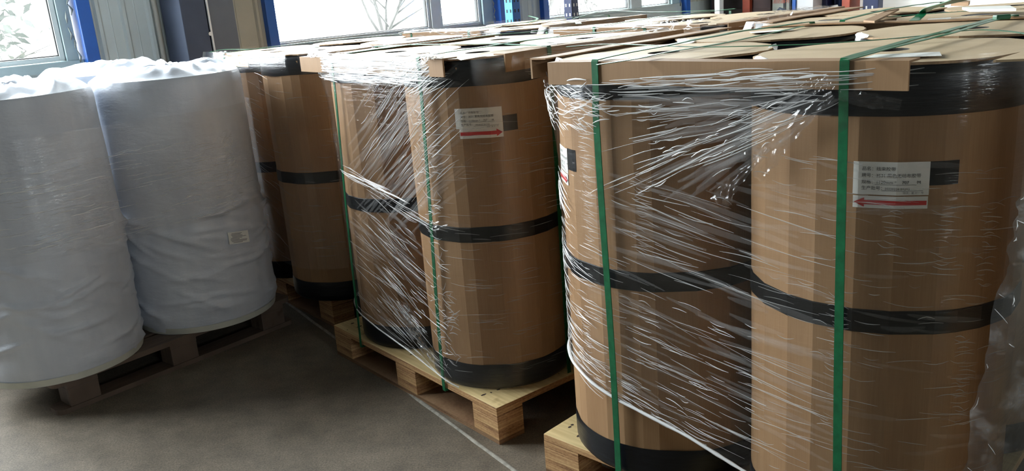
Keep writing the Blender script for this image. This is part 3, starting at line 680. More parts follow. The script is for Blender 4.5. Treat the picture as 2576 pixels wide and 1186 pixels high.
def white_roll(x, y, r, label, seed, h=1.09, sticker=False, fine=False):
    root = tag(empty('white_wrapped_roll', (x, y, DECK), 0), label, 'roll', 'white wrapped rolls on the old pallet')
    rn = random.Random(seed); n = 176 if fine else 72; nzs = 110 if fine else 30; rings = []; zs = [0, .004, .02, .05] + [.08 + (h - .12) * i / nzs for i in range(nzs + 1)] + [h - .02, h - .006]
    fol = [(rn.uniform(0, 6.28), rn.uniform(.05, h * .5), rn.uniform(-.8, .35), rn.uniform(.005, .013), rn.uniform(.006, .016)) for _ in range(90 if fine else 20)]
    def rad(a, z):
        d = .010 * nz(math.cos(a) * 1.2, math.sin(a) * 1.2, z * 1.3 + seed) + .003 * nz(math.cos(a) * 6, math.sin(a) * 6, z * 5 + seed)
        for fa, fz, sl, am, wd in fol:
            da = (a - fa + math.pi) % (2 * math.pi) - math.pi
            if abs(da) > .45: continue
            q = z - fz - sl * da * r
            if abs(q) < wd * 2.5: d += am * math.exp(-(q / wd) ** 2) * (1 - (da / .45) ** 2)
        d -= .012 * max(0, 1 - z / .06) + .010 * max(0, (z - h + .03) / .03)
        return r + d
    for z in zs: rings.append([Vector((math.cos(a) * rad(a, z), math.sin(a) * rad(a, z), z)) for a in (6.28318 * i / n for i in range(n))])
    mb = MB(); mb.rings(rings, True, True)
    mb.obj('wrapping_sheet', 'white_sheet', root, smooth=True)
    # gathered sheet on top: radial folds and crumples towards the core
    tp = MB(); rr = []
    for q in [1.0, .985, .96, .93, .89, .85, .8, .75, .7, .65, .6, .55, .5, .44, .38, .32, .26, .2, .14, .08, .03]:
        row = []
        for i in range(n):
            a = 6.28318 * i / n; R = rad(a, h - .006) * q
            X, Y = math.cos(a) * q * 2.4 + .5 * q * q, math.sin(a) * q * 3.2; fz = .05 * (.42 - abs(nz(X * .8 + seed * 5, Y * .8, 1))) * min(1, (1 - q) * 4) + .030 * (.4 - abs(nz(X * 1.2 + Y * .8 + seed, Y * .9, 5))) * min(1, (1 - q) * 5) + .02 * abs(nz(a * 2.2 + seed * 3, q * 1.5, 2)) * min(1, (1 - q) * 8)
            row.append(Vector((math.cos(a) * R, math.sin(a) * R, h - .006 + fz + .012 * min(1, (1 - q) * 6))))
        rr.append(row)
    tp.rings(rr, True, False, True); tp.obj('gathered_top', 'white_sheet', root, smooth=True)
    yb = MB(); yb.rings([[Vector((math.cos(a) * (r + .004 - .012 * max(0, 1 - z / .06)), math.sin(a) * (r + .004 - .012 * max(0, 1 - z / .06)), z)) for a in (6.28318 * i / 48 for i in range(48))] for z in (.002, .03)]); yb.obj('foam_edge', 'yellowed', root, smooth=True)
    if sticker:
        class R_: pass
        s_ = R_(); s_.r = r + .012; s_.rad = lambda p: r + .012
        st = patch(s_, math.radians(-45.2), math.radians(-26.8), .366, .419, .0, -.05, 8).obj('shipping_sticker', 'paper', root); st['label'] = 'small printed white sticker'
        k = on_roll(s_, math.radians(-45.2), .366, .0015)
        for j in range(9):
            ln = MB(); y0 = .005 + j * .005; x0 = .006 + rn.uniform(0, .012); x1 = rn.uniform(.05, .092)
            ln.rings([[k(x0 + (x1 - x0) * i / 6, y0 - .05 * (x0 + (x1 - x0) * i / 6) / s_.r + d) for i in range(7)] for d in (0, .0022)], False); ln.obj('print_line', 'sticker_gray', st)
    return root
wu = Vector((.7096, .7046, 0)); wv = Vector((-.7046, .7096, 0)); w0 = Vector((-1.888, 3.277, 0)); WR = .310
white_roll(w0.x, w0.y, WR, 'white sheet-wrapped roll without sticker standing at the pallet end away from the sticker', 1, fine=True)
q = w0 + wu * .637; white_roll(q.x, q.y, WR, 'white sheet-wrapped roll with a small printed sticker near its foot', 2, sticker=True, fine=True)
q = w0 + wv * .637; white_roll(q.x, q.y, WR, 'white sheet-wrapped roll behind the one without sticker', 3)
q = w0 + wu * .637 + wv * .637; white_roll(q.x, q.y, WR, 'white sheet-wrapped roll behind the one with the sticker', 4, h=1.10)

# ------------------------------------------------------------------ cardboard edge boards
def edge_board(S, side, x0, x1, label, group='cardboard edge boards on the stacks', top=1.269, h=.056, wid=.05, th=.006, parent=None):
    """L-shaped board along one top edge; x0..x1 along that edge"""
    e = S.r + .006
    if side == 'front': T = lambda a, o, z: S.w(a, -e - o, z)
    elif side == 'right': T = lambda a, o, z: S.w(S.g + e + o, a, z)
    elif side == 'left': T = lambda a, o, z: S.w(-e - o, a, z)
    else: T = lambda a, o, z: S.w(a, S.g + e + o, z)
    mid = T((x0 + x1) / 2, 0, top); root_loc = Vector((mid.x, mid.y, top - h))
    prof = [(0, -h), (th, -h), (th, 0), (-wid, 0), (-wid, -th * .7), (0, -th * .7)]
    n = 8; mb = MB(); rows = []
    for i in range(n + 1):
        a = x0 + (x1 - x0) * i / n; wz = .003 * nz(a * 4, x0)
        rows.append([T(a, o, top + z + wz) - root_loc for o, z in prof])
    mb.rings(rows, True, True, True)
    o = mb.obj('edge_board', 'board'); o.location = root_loc; return tag(o, label, 'cardboard', group)
edge_board(SC, 'front', -.15, .735, 'long cardboard edge board over the front rolls of the left-arrow pallet')
edge_board(SC, 'left', -.20, .80, 'cardboard edge board along the side of the left-arrow pallet facing the right-arrow pallet')
edge_board(SC, 'back', -.15, .80, 'cardboard edge board along the back of the left-arrow pallet')
edge_board(SB, 'front', -.27, .69, 'film-covered cardboard edge board over the front rolls of the right-arrow pallet')
edge_board(SB, 'right', -.10, .75, 'film-covered cardboard edge board beside the open black corner of right-arrow pallet')
edge_board(SB, 'left', -.15, .70, 'cardboard edge board along the window side of the right-arrow pallet')
edge_board(SD, 'front', .0, .36, 'short cardboard edge board on the shaded pallet beside the white rolls')
edge_board(SD2, 'front', -.2, .55, 'bright film-covered edge board on the back row near the windows')
edge_board(SD2, 'right', .0, .75, 'edge board along the inner side of the back row near the windows')
edge_board(SB2, 'right', -.2, .75, 'brown edge board along the inner side of the middle back row pallet', h=.09)
edge_board(SB2, 'front', -.1, .7, 'edge board along the front of the middle back row pallet')
edge_board(SC2, 'left', -.1, .75, 'slanting cardboard edge board on the back row smaller rolls', wid=.07)

# ------------------------------------------------------------------ stretch film
class Film:
    def __init__(s, S, name, label, z_low, z_up, off=.020, ds=.02, rows=44, mat='film', seed=0, square=1.0, hug=0., group='stretch film round the stacks'):
        s.S = S; s.rho = S.r + off; s.g = S.g; s.sq = square; s.seed = seed; s.hug = hug
        s.L = 4 * s.g + 2 * math.pi * s.rho
        s.zl, s.zu = z_low, z_up
        s.root = tag(empty(name, (S.c0.x, S.c0.y, 0), S.t), label, 'film', group)
        n = int(s.L / ds); vs = MB(); uv = []; rings = []
        for j in range(rows + 1):
            row = []
            for i in range(n + 1):
                ss = -s.L * .45 + s.L * i / n; a, b = s.interp(s.zl, ss), s.interp(s.zu, ss); z = a + (b - a) * j / rows
                row.append(s.pt(ss, z, .0022 * nz(ss * 4, z * 38, seed) + .0018 * nz(ss * 9, z * 9, seed + 3))); uv.append((ss, z))
            rings.append(row)
        vs.rings(rings, False); vs.obj('sheet', mat, s.root, smooth=True, uvs=uv)
    def interp(s, tab, x):
        if isinstance(tab, (int, float)): return tab
        if x <= tab[0][0]: return tab[0][1]
        for (a, b), (c, d) in zip(tab, tab[1:]):
            if x <= c: return b + (d - b) * (x - a) / (c - a)
        return tab[-1][1]
    def base(s, ss):
        q = ss % s.L; arc = s.rho * math.pi / 2; C = [(s.g, 0), (s.g, s.g), (0, s.g), (0, 0)]; St = [(0, 0), (s.g, 0), (s.g, s.g), (0, s.g)]; ang = [-90, 0, 90, 180]
        for k in range(4):
            if q <= s.g:
                n = (math.cos(math.radians(ang[k])), math.sin(math.radians(ang[k]))); t = (-n[1], n[0])
                return (St[k][0] + t[0] * q, St[k][1] + t[1] * q), n
            q -= s.g
            if q <= arc:
                a = math.radians(ang[k]) + q / s.rho; return C[k], (math.cos(a), math.sin(a))
            q -= arc
        return C[3], (0, -1)
    def pt(s, ss, z, off=0):
        c, n = s.base(ss); ztop = 1.272
        k = s.sq * min(1, max(0, (z - 1.06) / .13)); mx = max(abs(n[0]), abs(n[1]))
        R = s.rho * (1 + k * .80 * (1 / mx - 1)) + off - s.hug * (1 - min(1, max(0, (z - 1.0) / .15)))
        if z > ztop: R -= (z - ztop); z = ztop + min(.006, (z - ztop) * .4) + off * .5
        return Vector((c[0] + n[0] * R, c[1] + n[1] * R, z))
    def nrm(s, ss): n = s.base(ss)[1]; return Vector((n[0], n[1], 0))
    def folds(s, lines, name='film_fold', lift=.002, mat='crease', flat=.9):
        mb = MB()
        for (a, b, w) in lines:
            n = max(4, int(math.hypot(b[0] - a[0], b[1] - a[1]) / .03)); bow = random.uniform(-.006, .006); rows = []
            for i in range(n + 1):
                t = i / n; ss = a[0] + (b[0] - a[0]) * t; z = a[1] + (b[1] - a[1]) * t + bow * math.sin(math.pi * t)
                z = min(z, 1.31)
                p = s.pt(ss, z, lift); q = s.pt(ss + (b[0] - a[0]) * .01 + 1e-4, min(1.31, z + (b[1] - a[1]) * .01), lift); d = (q - p)
                d = d.normalized() if d.length > 1e-9 else Vector((1, 0, 0)); nn = s.nrm(ss) if z < 1.27 else UPV; sd = d.cross(nn)
                if sd.length < 1e-6: sd = Vector((0, 0, 1))
                sd.normalize(); ww = w * (math.sin(math.pi * min(1, max(0, .06 + .88 * t))) ** .6)
                rows.append([p - sd * ww, p + nn * ww * flat, p + sd * ww])
            mb.rings(rows, False)
        return tag(mb.obj(name, mat, s.root, smooth=True), kind='stuff')
    def rope(s, pts, rad, name='rolled_edge', mat='crease'):
        mb = MB(); P = []
        for (a, b) in zip(pts, pts[1:]):
            for i in range(8): t = i / 8; P.append((a[0] + (b[0] - a[0]) * t, a[1] + (b[1] - a[1]) * t))
        P.append(pts[-1]); mb.tube([s.pt(x, z, .004) for x, z in P], [rad * (1 + .35 * nz(i * .6)) for i in range(len(P))], 6); return mb.obj(name, mat, s.root, smooth=True)
    def bunch(s, pts, wid, n=40, m=10, amp=.012, lift=.008, mat='film_white', name='bunched_film', seed=0):
        """crumpled gathered strip of loose film along a path of (s, z)"""
        rows = []; uv = []
        for i in range(n + 1):
            t = i / n; k = t * (len(pts) - 1); j = min(int(k), len(pts) - 2); f = k - j
            x = pts[j][0] + (pts[j + 1][0] - pts[j][0]) * f; z = pts[j][1] + (pts[j + 1][1] - pts[j][1]) * f; w = wid[j] + (wid[j + 1] - wid[j]) * f
            dx = pts[j + 1][0] - pts[j][0]; dz = pts[j + 1][1] - pts[j][1]; l = math.hypot(dx, dz); nx, nz_ = -dz / l, dx / l; row = []
            for q in range(m + 1):
                e = (q / m - .5) * w * (1 + .3 * nz(t * 9, seed)); o = lift + amp * (nz(t * 11 + seed, q * .9) + .5 * nz(t * 25, q * 2.1 + seed)) 
                row.append(s.pt(x + nx * e, z + nz_ * e, max(.002, o))); uv.append((t * .4, q / m * .1))
            rows.append(row)
        mb = MB(); mb.rings(rows, False); return mb.obj(name, mat, s.root, smooth=True, uvs=uv)
random.seed(77); U = random.uniform
def seg(a, b, t0, t1): return ((a[0] + (b[0] - a[0]) * t0, a[1] + (b[1] - a[1]) * t0), (a[0] + (b[0] - a[0]) * t1, a[1] + (b[1] - a[1]) * t1))

# film on the left-arrow pallet
LOWC = [(-2, .42), (-.6, .44), (-.13, .405), (.034, .367), (.244, .330), (.409, .285), (.62, .20), (.85, .14), (1.3, .14)]
UPC = [(-2, 1.268), (-.6, 1.22), (-.15, 1.205), (.05, 1.222), (.3, 1.250), (.5, 1.268), (1.2, 1.275), (2.2, 1.275)]
fC = Film(SC, 'stretch_film', 'clear stretch film round the left-arrow pallet with a fan of folds at strap', LOWC, UPC, seed=2, square=.12, hug=.012)
L = []
for k in range(70):                                        # fan from the gather at the strap down to the left
    a = (U(.55, .62), U(1.16, 1.235)); b = (U(-.06, .14), 1.21 - U(0, 1) ** .8 * .32); t0 = U(0, .75)
    L.append((*seg(a, b, t0, min(1, t0 + U(.08, .45))), U(.0006, .0018)))
for k in range(190):                                       # long shallow folds falling to the right
    x = U(-.34, .42); z = U(.36, .98); l = U(.03, .26) * (1 if x > .05 else .4); sl = -U(.06, .30)
    z = max(z, fC.interp(LOWC, x + l) + .02 - sl * l)
    L.append(((x, z), (x + l, z + sl * l), U(.0005, .0016)))
for k in range(150):                                       # folds over the second roll
    x = U(.42, .95); z = U(.22, 1.12); l = U(.02, .12); L.append(((x, z), (x + l, z - U(-.05, .18) * l), U(.0004, .0011)))
for xc, z0, z1 in ((.70, .88, 1.0), (.80, .84, .99), (.90, .80, .98), (.86, .50, .70), (.60, .60, .80), (-.06, .80, 1.13), (-.10, .45, .60), (.10, .80, 1.0)):
    z = z0
    while z < z1: x = xc + U(-.012, .012); L.append(((x, z), (x + U(.02, .055), z - U(0, .012)), U(.0005, .0011))); z += U(.005, .012)
for k in range(70):                                        # crumpled corner under the edge board
    x = U(-.36, .02); z = U(1.11, 1.21); l = U(.02, .07); L.append(((x, z), (x + l, z + U(-.03, .02)), U(.0008, .002)))
for k in range(50):
    x = U(-.05, .65); z = 1.20 + .05 * (x + .05) + U(-.02, .02); l = U(.05, .2); L.append(((x, z), (x + l, z + .05 * l), U(.0006, .0018)))
for k in range(60):
    x = U(-.4, -.08); z = U(.42, .75); l = U(.04, .12); L.append(((x, z), (x + l, z - U(.02, .25) * l), U(.0007, .0018)))
fC.folds(L)
D_ = []
for k in range(60): x = U(-.36, .0); z = U(1.10, 1.215); l = U(.02, .07); D_.append(((x, z), (x + l, z + U(-.035, .02)), U(.0007, .0020)))
for k in range(55): x = U(-.42, -.06); z = U(.43, .80); l = U(.04, .12); D_.append(((x, z), (x + l, z - U(.05, .35) * l), U(.0006, .0016)))
for k in range(14): x = U(-.40, -.2); z = U(.90, .96); l = U(.05, .12); D_.append(((x, z), (x + l, z - U(.3, .6) * l), U(.0012, .0026)))
for k in range(40): x = U(-.15, .25); z = .37 - .2 * max(0, x) + U(.01, .09); l = U(.03, .12); D_.append(((x, z), (x + l, z - U(.15, .35) * l), U(.0005, .0014)))
for k in range(26): x = U(-.1, .55); z = 1.215 + .06 * x + U(-.012, .012); l = U(.05, .18); D_.append(((x, z), (x + l, z + .06 * l), U(.0008, .0022)))
for k in range(40):
    a = (U(.56, .61), U(1.17, 1.225)); e = (U(-.02, .14), 1.20 - U(.05, 1) * .30); t0 = U(.1, .9); D_.append((*seg(a, e, t0, min(1, t0 + U(.02, .10))), U(.0007, .0016)))
for k in range(40): x = U(.0, .42); z = U(.38, .70); l = U(.02, .07); D_.append(((x, z), (x + l, z - U(.1, .25) * l), U(.0005, .0012)))
fC.folds(D_, 'film_glint', .003, 'crease_bright')
W_ = []
for k in range(46):
    a = (U(.55, .62), U(1.15, 1.235)); e = (U(-.05, .2), 1.21 - U(.02, 1) * .34); t0 = U(0, .5); W_.append((*seg(a, e, t0, min(1, t0 + U(.3, .7))), U(.003, .009)))
for k in range(60): x = U(-.1, .4); z = U(.45, 1.0); l = U(.1, .35); W_.append(((x, z), (x + l, max(z - U(.08, .28) * l, fC.interp(LOWC, x + l) + .02)), U(.003, .008)))
for k in range(40): x = U(.4, .9); z = U(.3, 1.1); l = U(.06, .2); W_.append(((x, z), (x + l, z - U(-.05, .15) * l), U(.003, .007)))
fC.folds(W_, 'broad_fold', .001, 'crease_soft', .15)
fC.rope([(-.62, .44), (-.3, .425), (-.13, .405), (.034, .367), (.244, .330), (.409, .285), (.62, .20), (.85, .14)], .0046, mat='crease_bright')
fC.bunch([(.60, 1.205), (.55, 1.17), (.50, 1.12), (.455, 1.085), (.41, 1.05)], [.02, .03, .05, .08, .10], seed=1, amp=.016, mat='film_tail')
fC.bunch([(.46, 1.09), (.42, 1.045), (.37, 1.0), (.34, .95)], [.02, .015, .035, .05], seed=2, amp=.014, mat='film_tail')
fC.bunch([(.52, 1.215), (.56, 1.222), (.60, 1.23)], [.02, .03, .03], seed=3)
fC.bunch([(.61, 1.205), (.66, 1.195), (.72, 1.185)], [.02, .03, .02], seed=4, lift=.004, amp=.006)

# film on the right-arrow pallet
LOWB = [(-2, .30), (-.6, .30), (-.08, .275), (.10, .235), (.30, .205), (.50, .165), (.62, .145), (1.0, .14), (2, .14)]
UPB = [(-2, 1.31), (.55, 1.31), (.75, 1.285), (.9, 1.285), (1.1, 1.31), (3, 1.31)]
fB = Film(SB, 'stretch_film', 'crinkled stretch film round the right-arrow pallet gathered over its edge board', LOWB, UPB, seed=5, mat='film', square=.4)
L = []
for k in range(75):                                        # steep folds pulled up to the corner of the edge board
    a = (U(.05, .42), U(.70, 1.05)); b = (a[0] + .36, a[1] + .36 * U(.62, .82)); t0 = U(0, .6)
    if b[1] > 1.24: b = (a[0] + (b[0] - a[0]) * (1.24 - a[1]) / (b[1] - a[1]), 1.24)
    L.append((*seg(a, b, t0, min(1, t0 + U(.2, .6))), U(.0007, .0017)))
for k in range(150):                                       # tight pleats over the edge board
    x = U(-.42, .45); z = U(1.19, 1.275); l = U(.06, .25); L.append(((x, z), (x + l, z - U(-.01, .06) * l), U(.0008, .0022)))
for k in range(60):
    x = U(.36, .60); z = U(1.16, 1.27); l = U(.03, .10); L.append(((x, z), (x + l, z + l * U(.2, .7)), U(.0007, .0016)))
for k in range(110):                                       # folds falling to the near foot
    a = (U(-.12, .2), U(.28, .80)); b = (U(.48, .60), a[1] - U(.10, .30)); b = (b[0], max(b[1], .165)); t0 = U(0, .7)
    L.append((*seg(a, b, t0, min(1, t0 + U(.1, .4))), U(.0006, .0017)))
for k in range(130):                                       # crumples along the front strap
    x = U(.50, .60); z = U(.2, 1.12); l = U(.01, .045); L.append(((x, z), (x + l, z + U(-.035, .03)), U(.0007, .0017)))
for k in range(120):                                       # fine folds on the labelled roll
    x = U(.58, .98); z = U(.2, 1.1); l = U(.02, .14); L.append(((x, z), (x + l, z - U(-.1, .12) * l), U(.0004, .001)))
for k in range(30):
    x = U(-.05, .45); z = .86 - .25 * (x + .05) + U(-.02, .02); l = U(.05, .2); L.append(((x, z), (x + l, z - .22 * l), U(.0006, .0016)))
for k in range(50):                                        # creases on the shady face by the edge board
    x = U(.92, 1.35); z = U(1.19, 1.27); l = U(.04, .14); L.append(((x, z), (x + l, z - U(-.03, .08) * l), U(.0005, .0012)))
fB.folds(L)
D_ = []
for k in range(75): x = U(-.40, .50); z = U(1.185, 1.272); l = U(.05, .22); D_.append(((x, z), (x + l, z - U(-.02, .05) * l), U(.0010, .0028)))
for k in range(45): x = U(.40, .60); z = U(1.15, 1.25); l = U(.03, .09); D_.append(((x, z), (x + l, z + l * U(.3, .8)), U(.0007, .0016)))
for k in range(46):
    a = (U(.08, .45), U(.78, 1.05)); e = (a[0] + .3, a[1] + .3 * U(.62, .82)); t0 = U(0, .7)
    if e[1] < 1.24: D_.append((*seg(a, e, t0, min(1, t0 + U(.1, .4))), U(.0007, .0016)))
for k in range(55): x = U(.49, .58); z = U(.25, 1.12); l = U(.01, .05); D_.append(((x, z), (x + l, z + U(-.03, .02)), U(.0006, .0014)))
for k in range(40):
    a = (U(-.1, .2), U(.28, .6)); e = (U(.48, .58), max(.165, a[1] - U(.1, .3))); t0 = U(.2, .9); D_.append((*seg(a, e, t0, min(1, t0 + U(.04, .15))), U(.0006, .0014)))
for k in range(14): x = U(-.05, .35); z = .84 - .12 * x + U(-.012, .012); l = U(.08, .2); D_.append(((x, z), (x + l, z - .14 * l), U(.0008, .0018)))
fB.folds(D_, 'film_glint', .003, 'crease_bright')
W_ = []
for k in range(60):
    a = (U(.0, .42), U(.65, 1.02)); e = (a[0] + .34, a[1] + .34 * U(.55, .8)); e = e if e[1] < 1.25 else (a[0] + (e[0] - a[0]) * (1.25 - a[1]) / (e[1] - a[1]), 1.25); W_.append((a, e, U(.003, .008)))
for k in range(50): a = (U(-.1, .3), U(.30, .75)); l = U(.1, .3); W_.append((a, (a[0] + l, max(.17, a[1] - U(.2, .6) * l)), U(.003, .008)))
fB.folds(W_, 'broad_fold', .001, 'crease_soft', .15)
fB.bunch([(-.42, 1.235), (-.2, 1.235), (0, 1.235), (.2, 1.24), (.4, 1.235), (.56, 1.228)], [.09, .10, .10, .10, .09, .05], n=90, m=14, amp=.004, lift=.003, mat='film_veil', name='doubled_film', seed=40)
fB.bunch([(.92, 1.235), (1.1, 1.24), (1.35, 1.24), (1.6, 1.24)], [.06, .09, .09, .06], n=60, m=10, amp=.004, lift=.003, mat='film_veil', name='doubled_film', seed=41)
fB.rope([(-.5, .295), (-.08, .275), (.10, .235), (.30, .205), (.50, .165), (.60, .145)], .003)
fB.bunch([(.30, .36), (.36, .31), (.43, .25), (.50, .20)], [.02, .05, .04, .03], seed=5, amp=.014)
fB.bunch([(.34, .40), (.345, .33), (.37, .27)], [.05, .03, .05], seed=6, amp=.012)
fB.bunch([(.52, .735), (.57, .725), (.63, .735), (.70, .73)], [.02, .03, .03, .015], seed=7, amp=.01)
fB.bunch([(-.20, 1.27), (-.16, 1.285), (-.12, 1.28)], [.03, .05, .02], seed=8, amp=.03, lift=.02)
fB.bunch([(.60, 1.27), (.64, 1.285), (.68, 1.275)], [.02, .04, .02], seed=9, amp=.03, lift=.02)
fB.bunch([(-.05, .99), (-.03, .93), (-.01, .86)], [.06, .05, .07], seed=10, amp=.008, lift=.003)

# film on the shaded pallet and the back row
fD = Film(SD, 'stretch_film', 'loose stretch film round the shaded pallet beside the white rolls', .30, 1.285, seed=8, ds=.04, rows=20)
L = [((x, z), (x + l, z - U(.05, .4) * l), U(.0006, .0014)) for x, z, l in ((U(-.1, .5), U(.3, 1.2), U(.03, .15)) for _ in range(130))]
L += [((x, z), (x + l, z - U(-.05, .1) * l), U(.0005, .0011)) for x, z, l in ((U(.5, .95), U(.3, 1.2), U(.03, .12)) for _ in range(50))]
fD.folds(L)
fD.folds([((x, z), (x + l, z - U(.1, .5) * l), U(.0006, .0014)) for x, z, l in ((U(.02, .34), U(.3, 1.2), U(.02, .08)) for _ in range(70))], 'film_glint', .003, 'crease_bright')
fD.bunch([(.22, 1.21), (.20, 1.12), (.17, 1.02), (.15, .95)], [.14, .07, .08, .10], seed=11, amp=.02)
fD.bunch([(.0, 1.26), (.15, 1.262), (.30, 1.258), (.45, 1.268), (.62, 1.275)], [.05, .06, .05, .03, .03], seed=12, amp=.012)
for S, lab, sd in ((SD2, 'shiny stretch film over the back row near the windows', 20), (SB2, 'stretch film lumped over the middle back row pallet', 21), (SC2, 'stretch film round the back row smaller rolls', 22)):
    f = Film(S, 'stretch_film', lab, .3, 1.30, seed=sd, ds=.06, rows=12, mat='film')
    f.folds([((x, z), (x + l, z - U(-.1, .2) * l), U(.0008, .002)) for x, z, l in ((U(-.4, 1.6), U(1.17, 1.28), U(.05, .2)) for _ in range(90))])
    if S is SB2:
        f.bunch([(.35, 1.25), (.5, 1.265), (.62, 1.27), (.75, 1.262)], [.06, .09, .09, .06], seed=31, amp=.03, lift=.018)
        f.bunch([(.95, 1.26), (1.1, 1.275), (1.25, 1.27), (1.5, 1.27)], [.05, .08, .06, .03], seed=32, amp=.025, lift=.015)
    if S is SD2:
        f.bunch([(-.1, 1.268), (.1, 1.275), (.3, 1.272), (.5, 1.268)], [.05, .06, .05, .04], seed=33, amp=.02, lift=.01)
        f.bunch([(.9, 1.27), (1.05, 1.28), (1.2, 1.27)], [.04, .07, .03], seed=34, amp=.02, lift=.01)
# film band round the white rolls
SW = Stack((w0.x, w0.y), math.atan2(wu.y, wu.x), WR, .637)
fW = Film(SW, 'stretch_film', 'band of clear stretch film round the upper half of the white rolls', .63, 1.08, off=.02, seed=14, ds=.03, rows=30, square=0)
L = [((x, z), (x + l, z + U(-.02, .06) * l), U(.0006, .0016)) for x, z, l in ((U(-.25, .75), U(.64, .98), U(.02, .14)) for _ in range(150))]
L += [((x, z), (x + l, z + U(-.02, .04)), U(.0005, .001)) for x, z, l in ((U(.66, .72), U(.66, .98), U(.015, .03)) for _ in range(60))]
fW.folds(L)
fW.folds([((x, z), (x + l, z + U(.0, .05) * l), U(.0008, .002)) for x, z, l in ((U(-.22, .12), U(.66, .96), U(.03, .10)) for _ in range(34))], 'film_glint', .003, 'crease_bright')

# ------------------------------------------------------------------ green straps
def ribbon(mb, pts, across, wid, th=.0012):
    """flat strap: pts centre line, across: list of unit vectors across the strap"""
    rows = []
    for i, p in enumerate(pts):
        d = (pts[min(i + 1, len(pts) - 1)] - pts[max(i - 1, 0)]).normalized(); a = across[i] if isinstance(across, list) else across
        a = (a - d * a.dot(d)).normalized(); n = d.cross(a)
        rows.append([p - a * wid / 2 - n * th, p + a * wid / 2 - n * th, p + a * wid / 2 + n * th, p - a * wid / 2 + n * th])
    mb.rings(rows, True, True, True); return mb
def loop_strap(S, axis, x, xb, label, wid=.019, tw=0, over=.0, seed=0):
    """strap over the top of a stack and down both faces; axis 'v' runs front to back, 'u' side to side"""
    e = S.r + .0155; pts = []
    if axis == 'v': T = lambda a, y, z: S.w(a, y, z); ac = S.u
    else: T = lambda a, y, z: S.w(y, a, z); ac = S.v
    zt = 1.2735
    pts += [T(xb, -e + .04, .104), T(xb, -e - .001, .105), T(xb, -e - .001, .118)]
    for k in range(1, 24):
        z = .118 + (1.20 - .118) * k / 24; f = (z - .118) / 1.08
        pts.append(T(xb + (x - xb) * f + tw * math.sin(f * 5 + seed), -e - .002 * math.sin(math.pi * f), z))
    pts += [T(x, -e, 1.21), T(x, -e, zt - .004), T(x, -e + .003, zt)]
    for k in range(1, 24):
        f = k / 24; pts.append(T(x + over * math.sin(math.pi * f), -e + (S.g + 2 * e) * f, zt + .001 + .008 * math.sin(math.pi * f) * (1 + .4 * nz(f * 6, seed))))
    pts += [T(x, S.g + e - .003, zt), T(x, S.g + e, zt - .004), T(x, S.g + e, .118), T(x, S.g + e, .105), T(x, S.g + e - .04, .104)]
    base = T(x, -e, 0); loc = Vector((base.x, base.y, .1))
    mb = MB(); ribbon(mb, [p - loc for p in pts], ac, wid); o = mb.obj('green_strap', 'strap', smooth=False); o.location = loc
    return tag(o, label, 'strap', 'green packing straps')
loop_strap(SC, 'v', .005, .020, 'green packing strap over the roll with the half-hidden label', tw=.004, over=.01)
loop_strap(SC, 'v', .616, .634, 'green packing strap beside the left-arrow paper label', tw=.001, over=.02, seed=2)
loop_strap(SB, 'v', -.008, -.075, 'green packing strap at the outer end of the right-arrow pallet', wid=.013, tw=.003, seed=3)
loop_strap(SB, 'v', .562, .512, 'green packing strap crumpled in film beside the right-arrow label roll', wid=.016, tw=.004, seed=4)
loop_strap(SB, 'u', .08, .085, 'green packing strap round the shady side of the right-arrow pallet', wid=.016, seed=5)
loop_strap(SD, 'v', .10, .10, 'green packing strap on the shaded pallet behind the white roll', wid=.014, seed=6)
loop_strap(SD2, 'v', .45, .45, 'green packing strap over the back row rolls near the windows', wid=.014, seed=7)
loop_strap(SB2, 'v', .15, .15, 'green packing strap over the middle back row pallet', wid=.014, seed=8)
loop_strap(SC2, 'v', .15, .15, 'green packing strap over the back row smaller rolls', wid=.018, seed=9)
def loose_strap(pix, label, wid=.008, parent=None):
    """slack strap lying over the lids: list of (photo x, photo y, height)"""
    C = [px(*q) for q in pix]; P = []
    for i in range(len(C) - 1):
        a, b, c, d = C[max(i - 1, 0)], C[i], C[i + 1], C[min(i + 2, len(C) - 1)]
        for k in range(8):
            t = k / 8; P.append(.5 * ((2 * b) + (c - a) * t + (2 * a - 5 * b + 4 * c - d) * t * t + (3 * b - a - 3 * c + d) * t ** 3))
    P.append(C[-1]); loc = C[0]; ac = []
    for i, p in enumerate(P):
        d = (P[min(i + 1, len(P) - 1)] - P[max(i - 1, 0)]); ac.append(d.cross(UPV).normalized())
    mb = MB(); ribbon(mb, [p - loc for p in P], ac, wid, .0008); o = mb.obj('green_strap', 'strap'); o.location = loc
    return tag(o, label, 'strap', 'loose green strap ends on the lids')
loose_strap([(1425, 118, 1.272), (1540, 111, 1.276), (1760, 118, 1.272), (1990, 113, 1.272), (2130, 106, 1.274), (2300, 92, 1.276), (2440, 76, 1.278), (2530, 78, 1.276), (2600, 88, 1.272)], 'thin slack green strap running across the lids of the left-arrow pallet', .009)
loose_strap([(2126, 152, 1.278), (2250, 118, 1.284), (2390, 84, 1.290), (2470, 60, 1.292), (2525, 44, 1.292)], 'raised green strap crossing the lids above the white paper strip', .012)
loose_strap([(1502, 163, 1.276), (1600, 148, 1.278), (1680, 131, 1.280), (1800, 112, 1.282), (1900, 92, 1.282), (2020, 66, 1.282)], 'green strap crossing the roll core beside the small paper sheet', .010)
loose_strap([(528, 132, 1.262), (560, 125, 1.280), (620, 124, 1.285), (690, 122, 1.278), (830, 118, 1.272)], 'pale green strap end arching over the shaded pallet lids', .009)
loose_strap([(1330, 40, 1.27), (1352, 47, 1.27), (1328, 57, 1.266)], 'short green strap end curled on the back row lids near the windows', .016)
loose_strap([(1420, 52, 1.268), (1450, 56, 1.268), (1456, 60, 1.266)], 'short bright green strap end beside the curled one on the back row lids', .03)
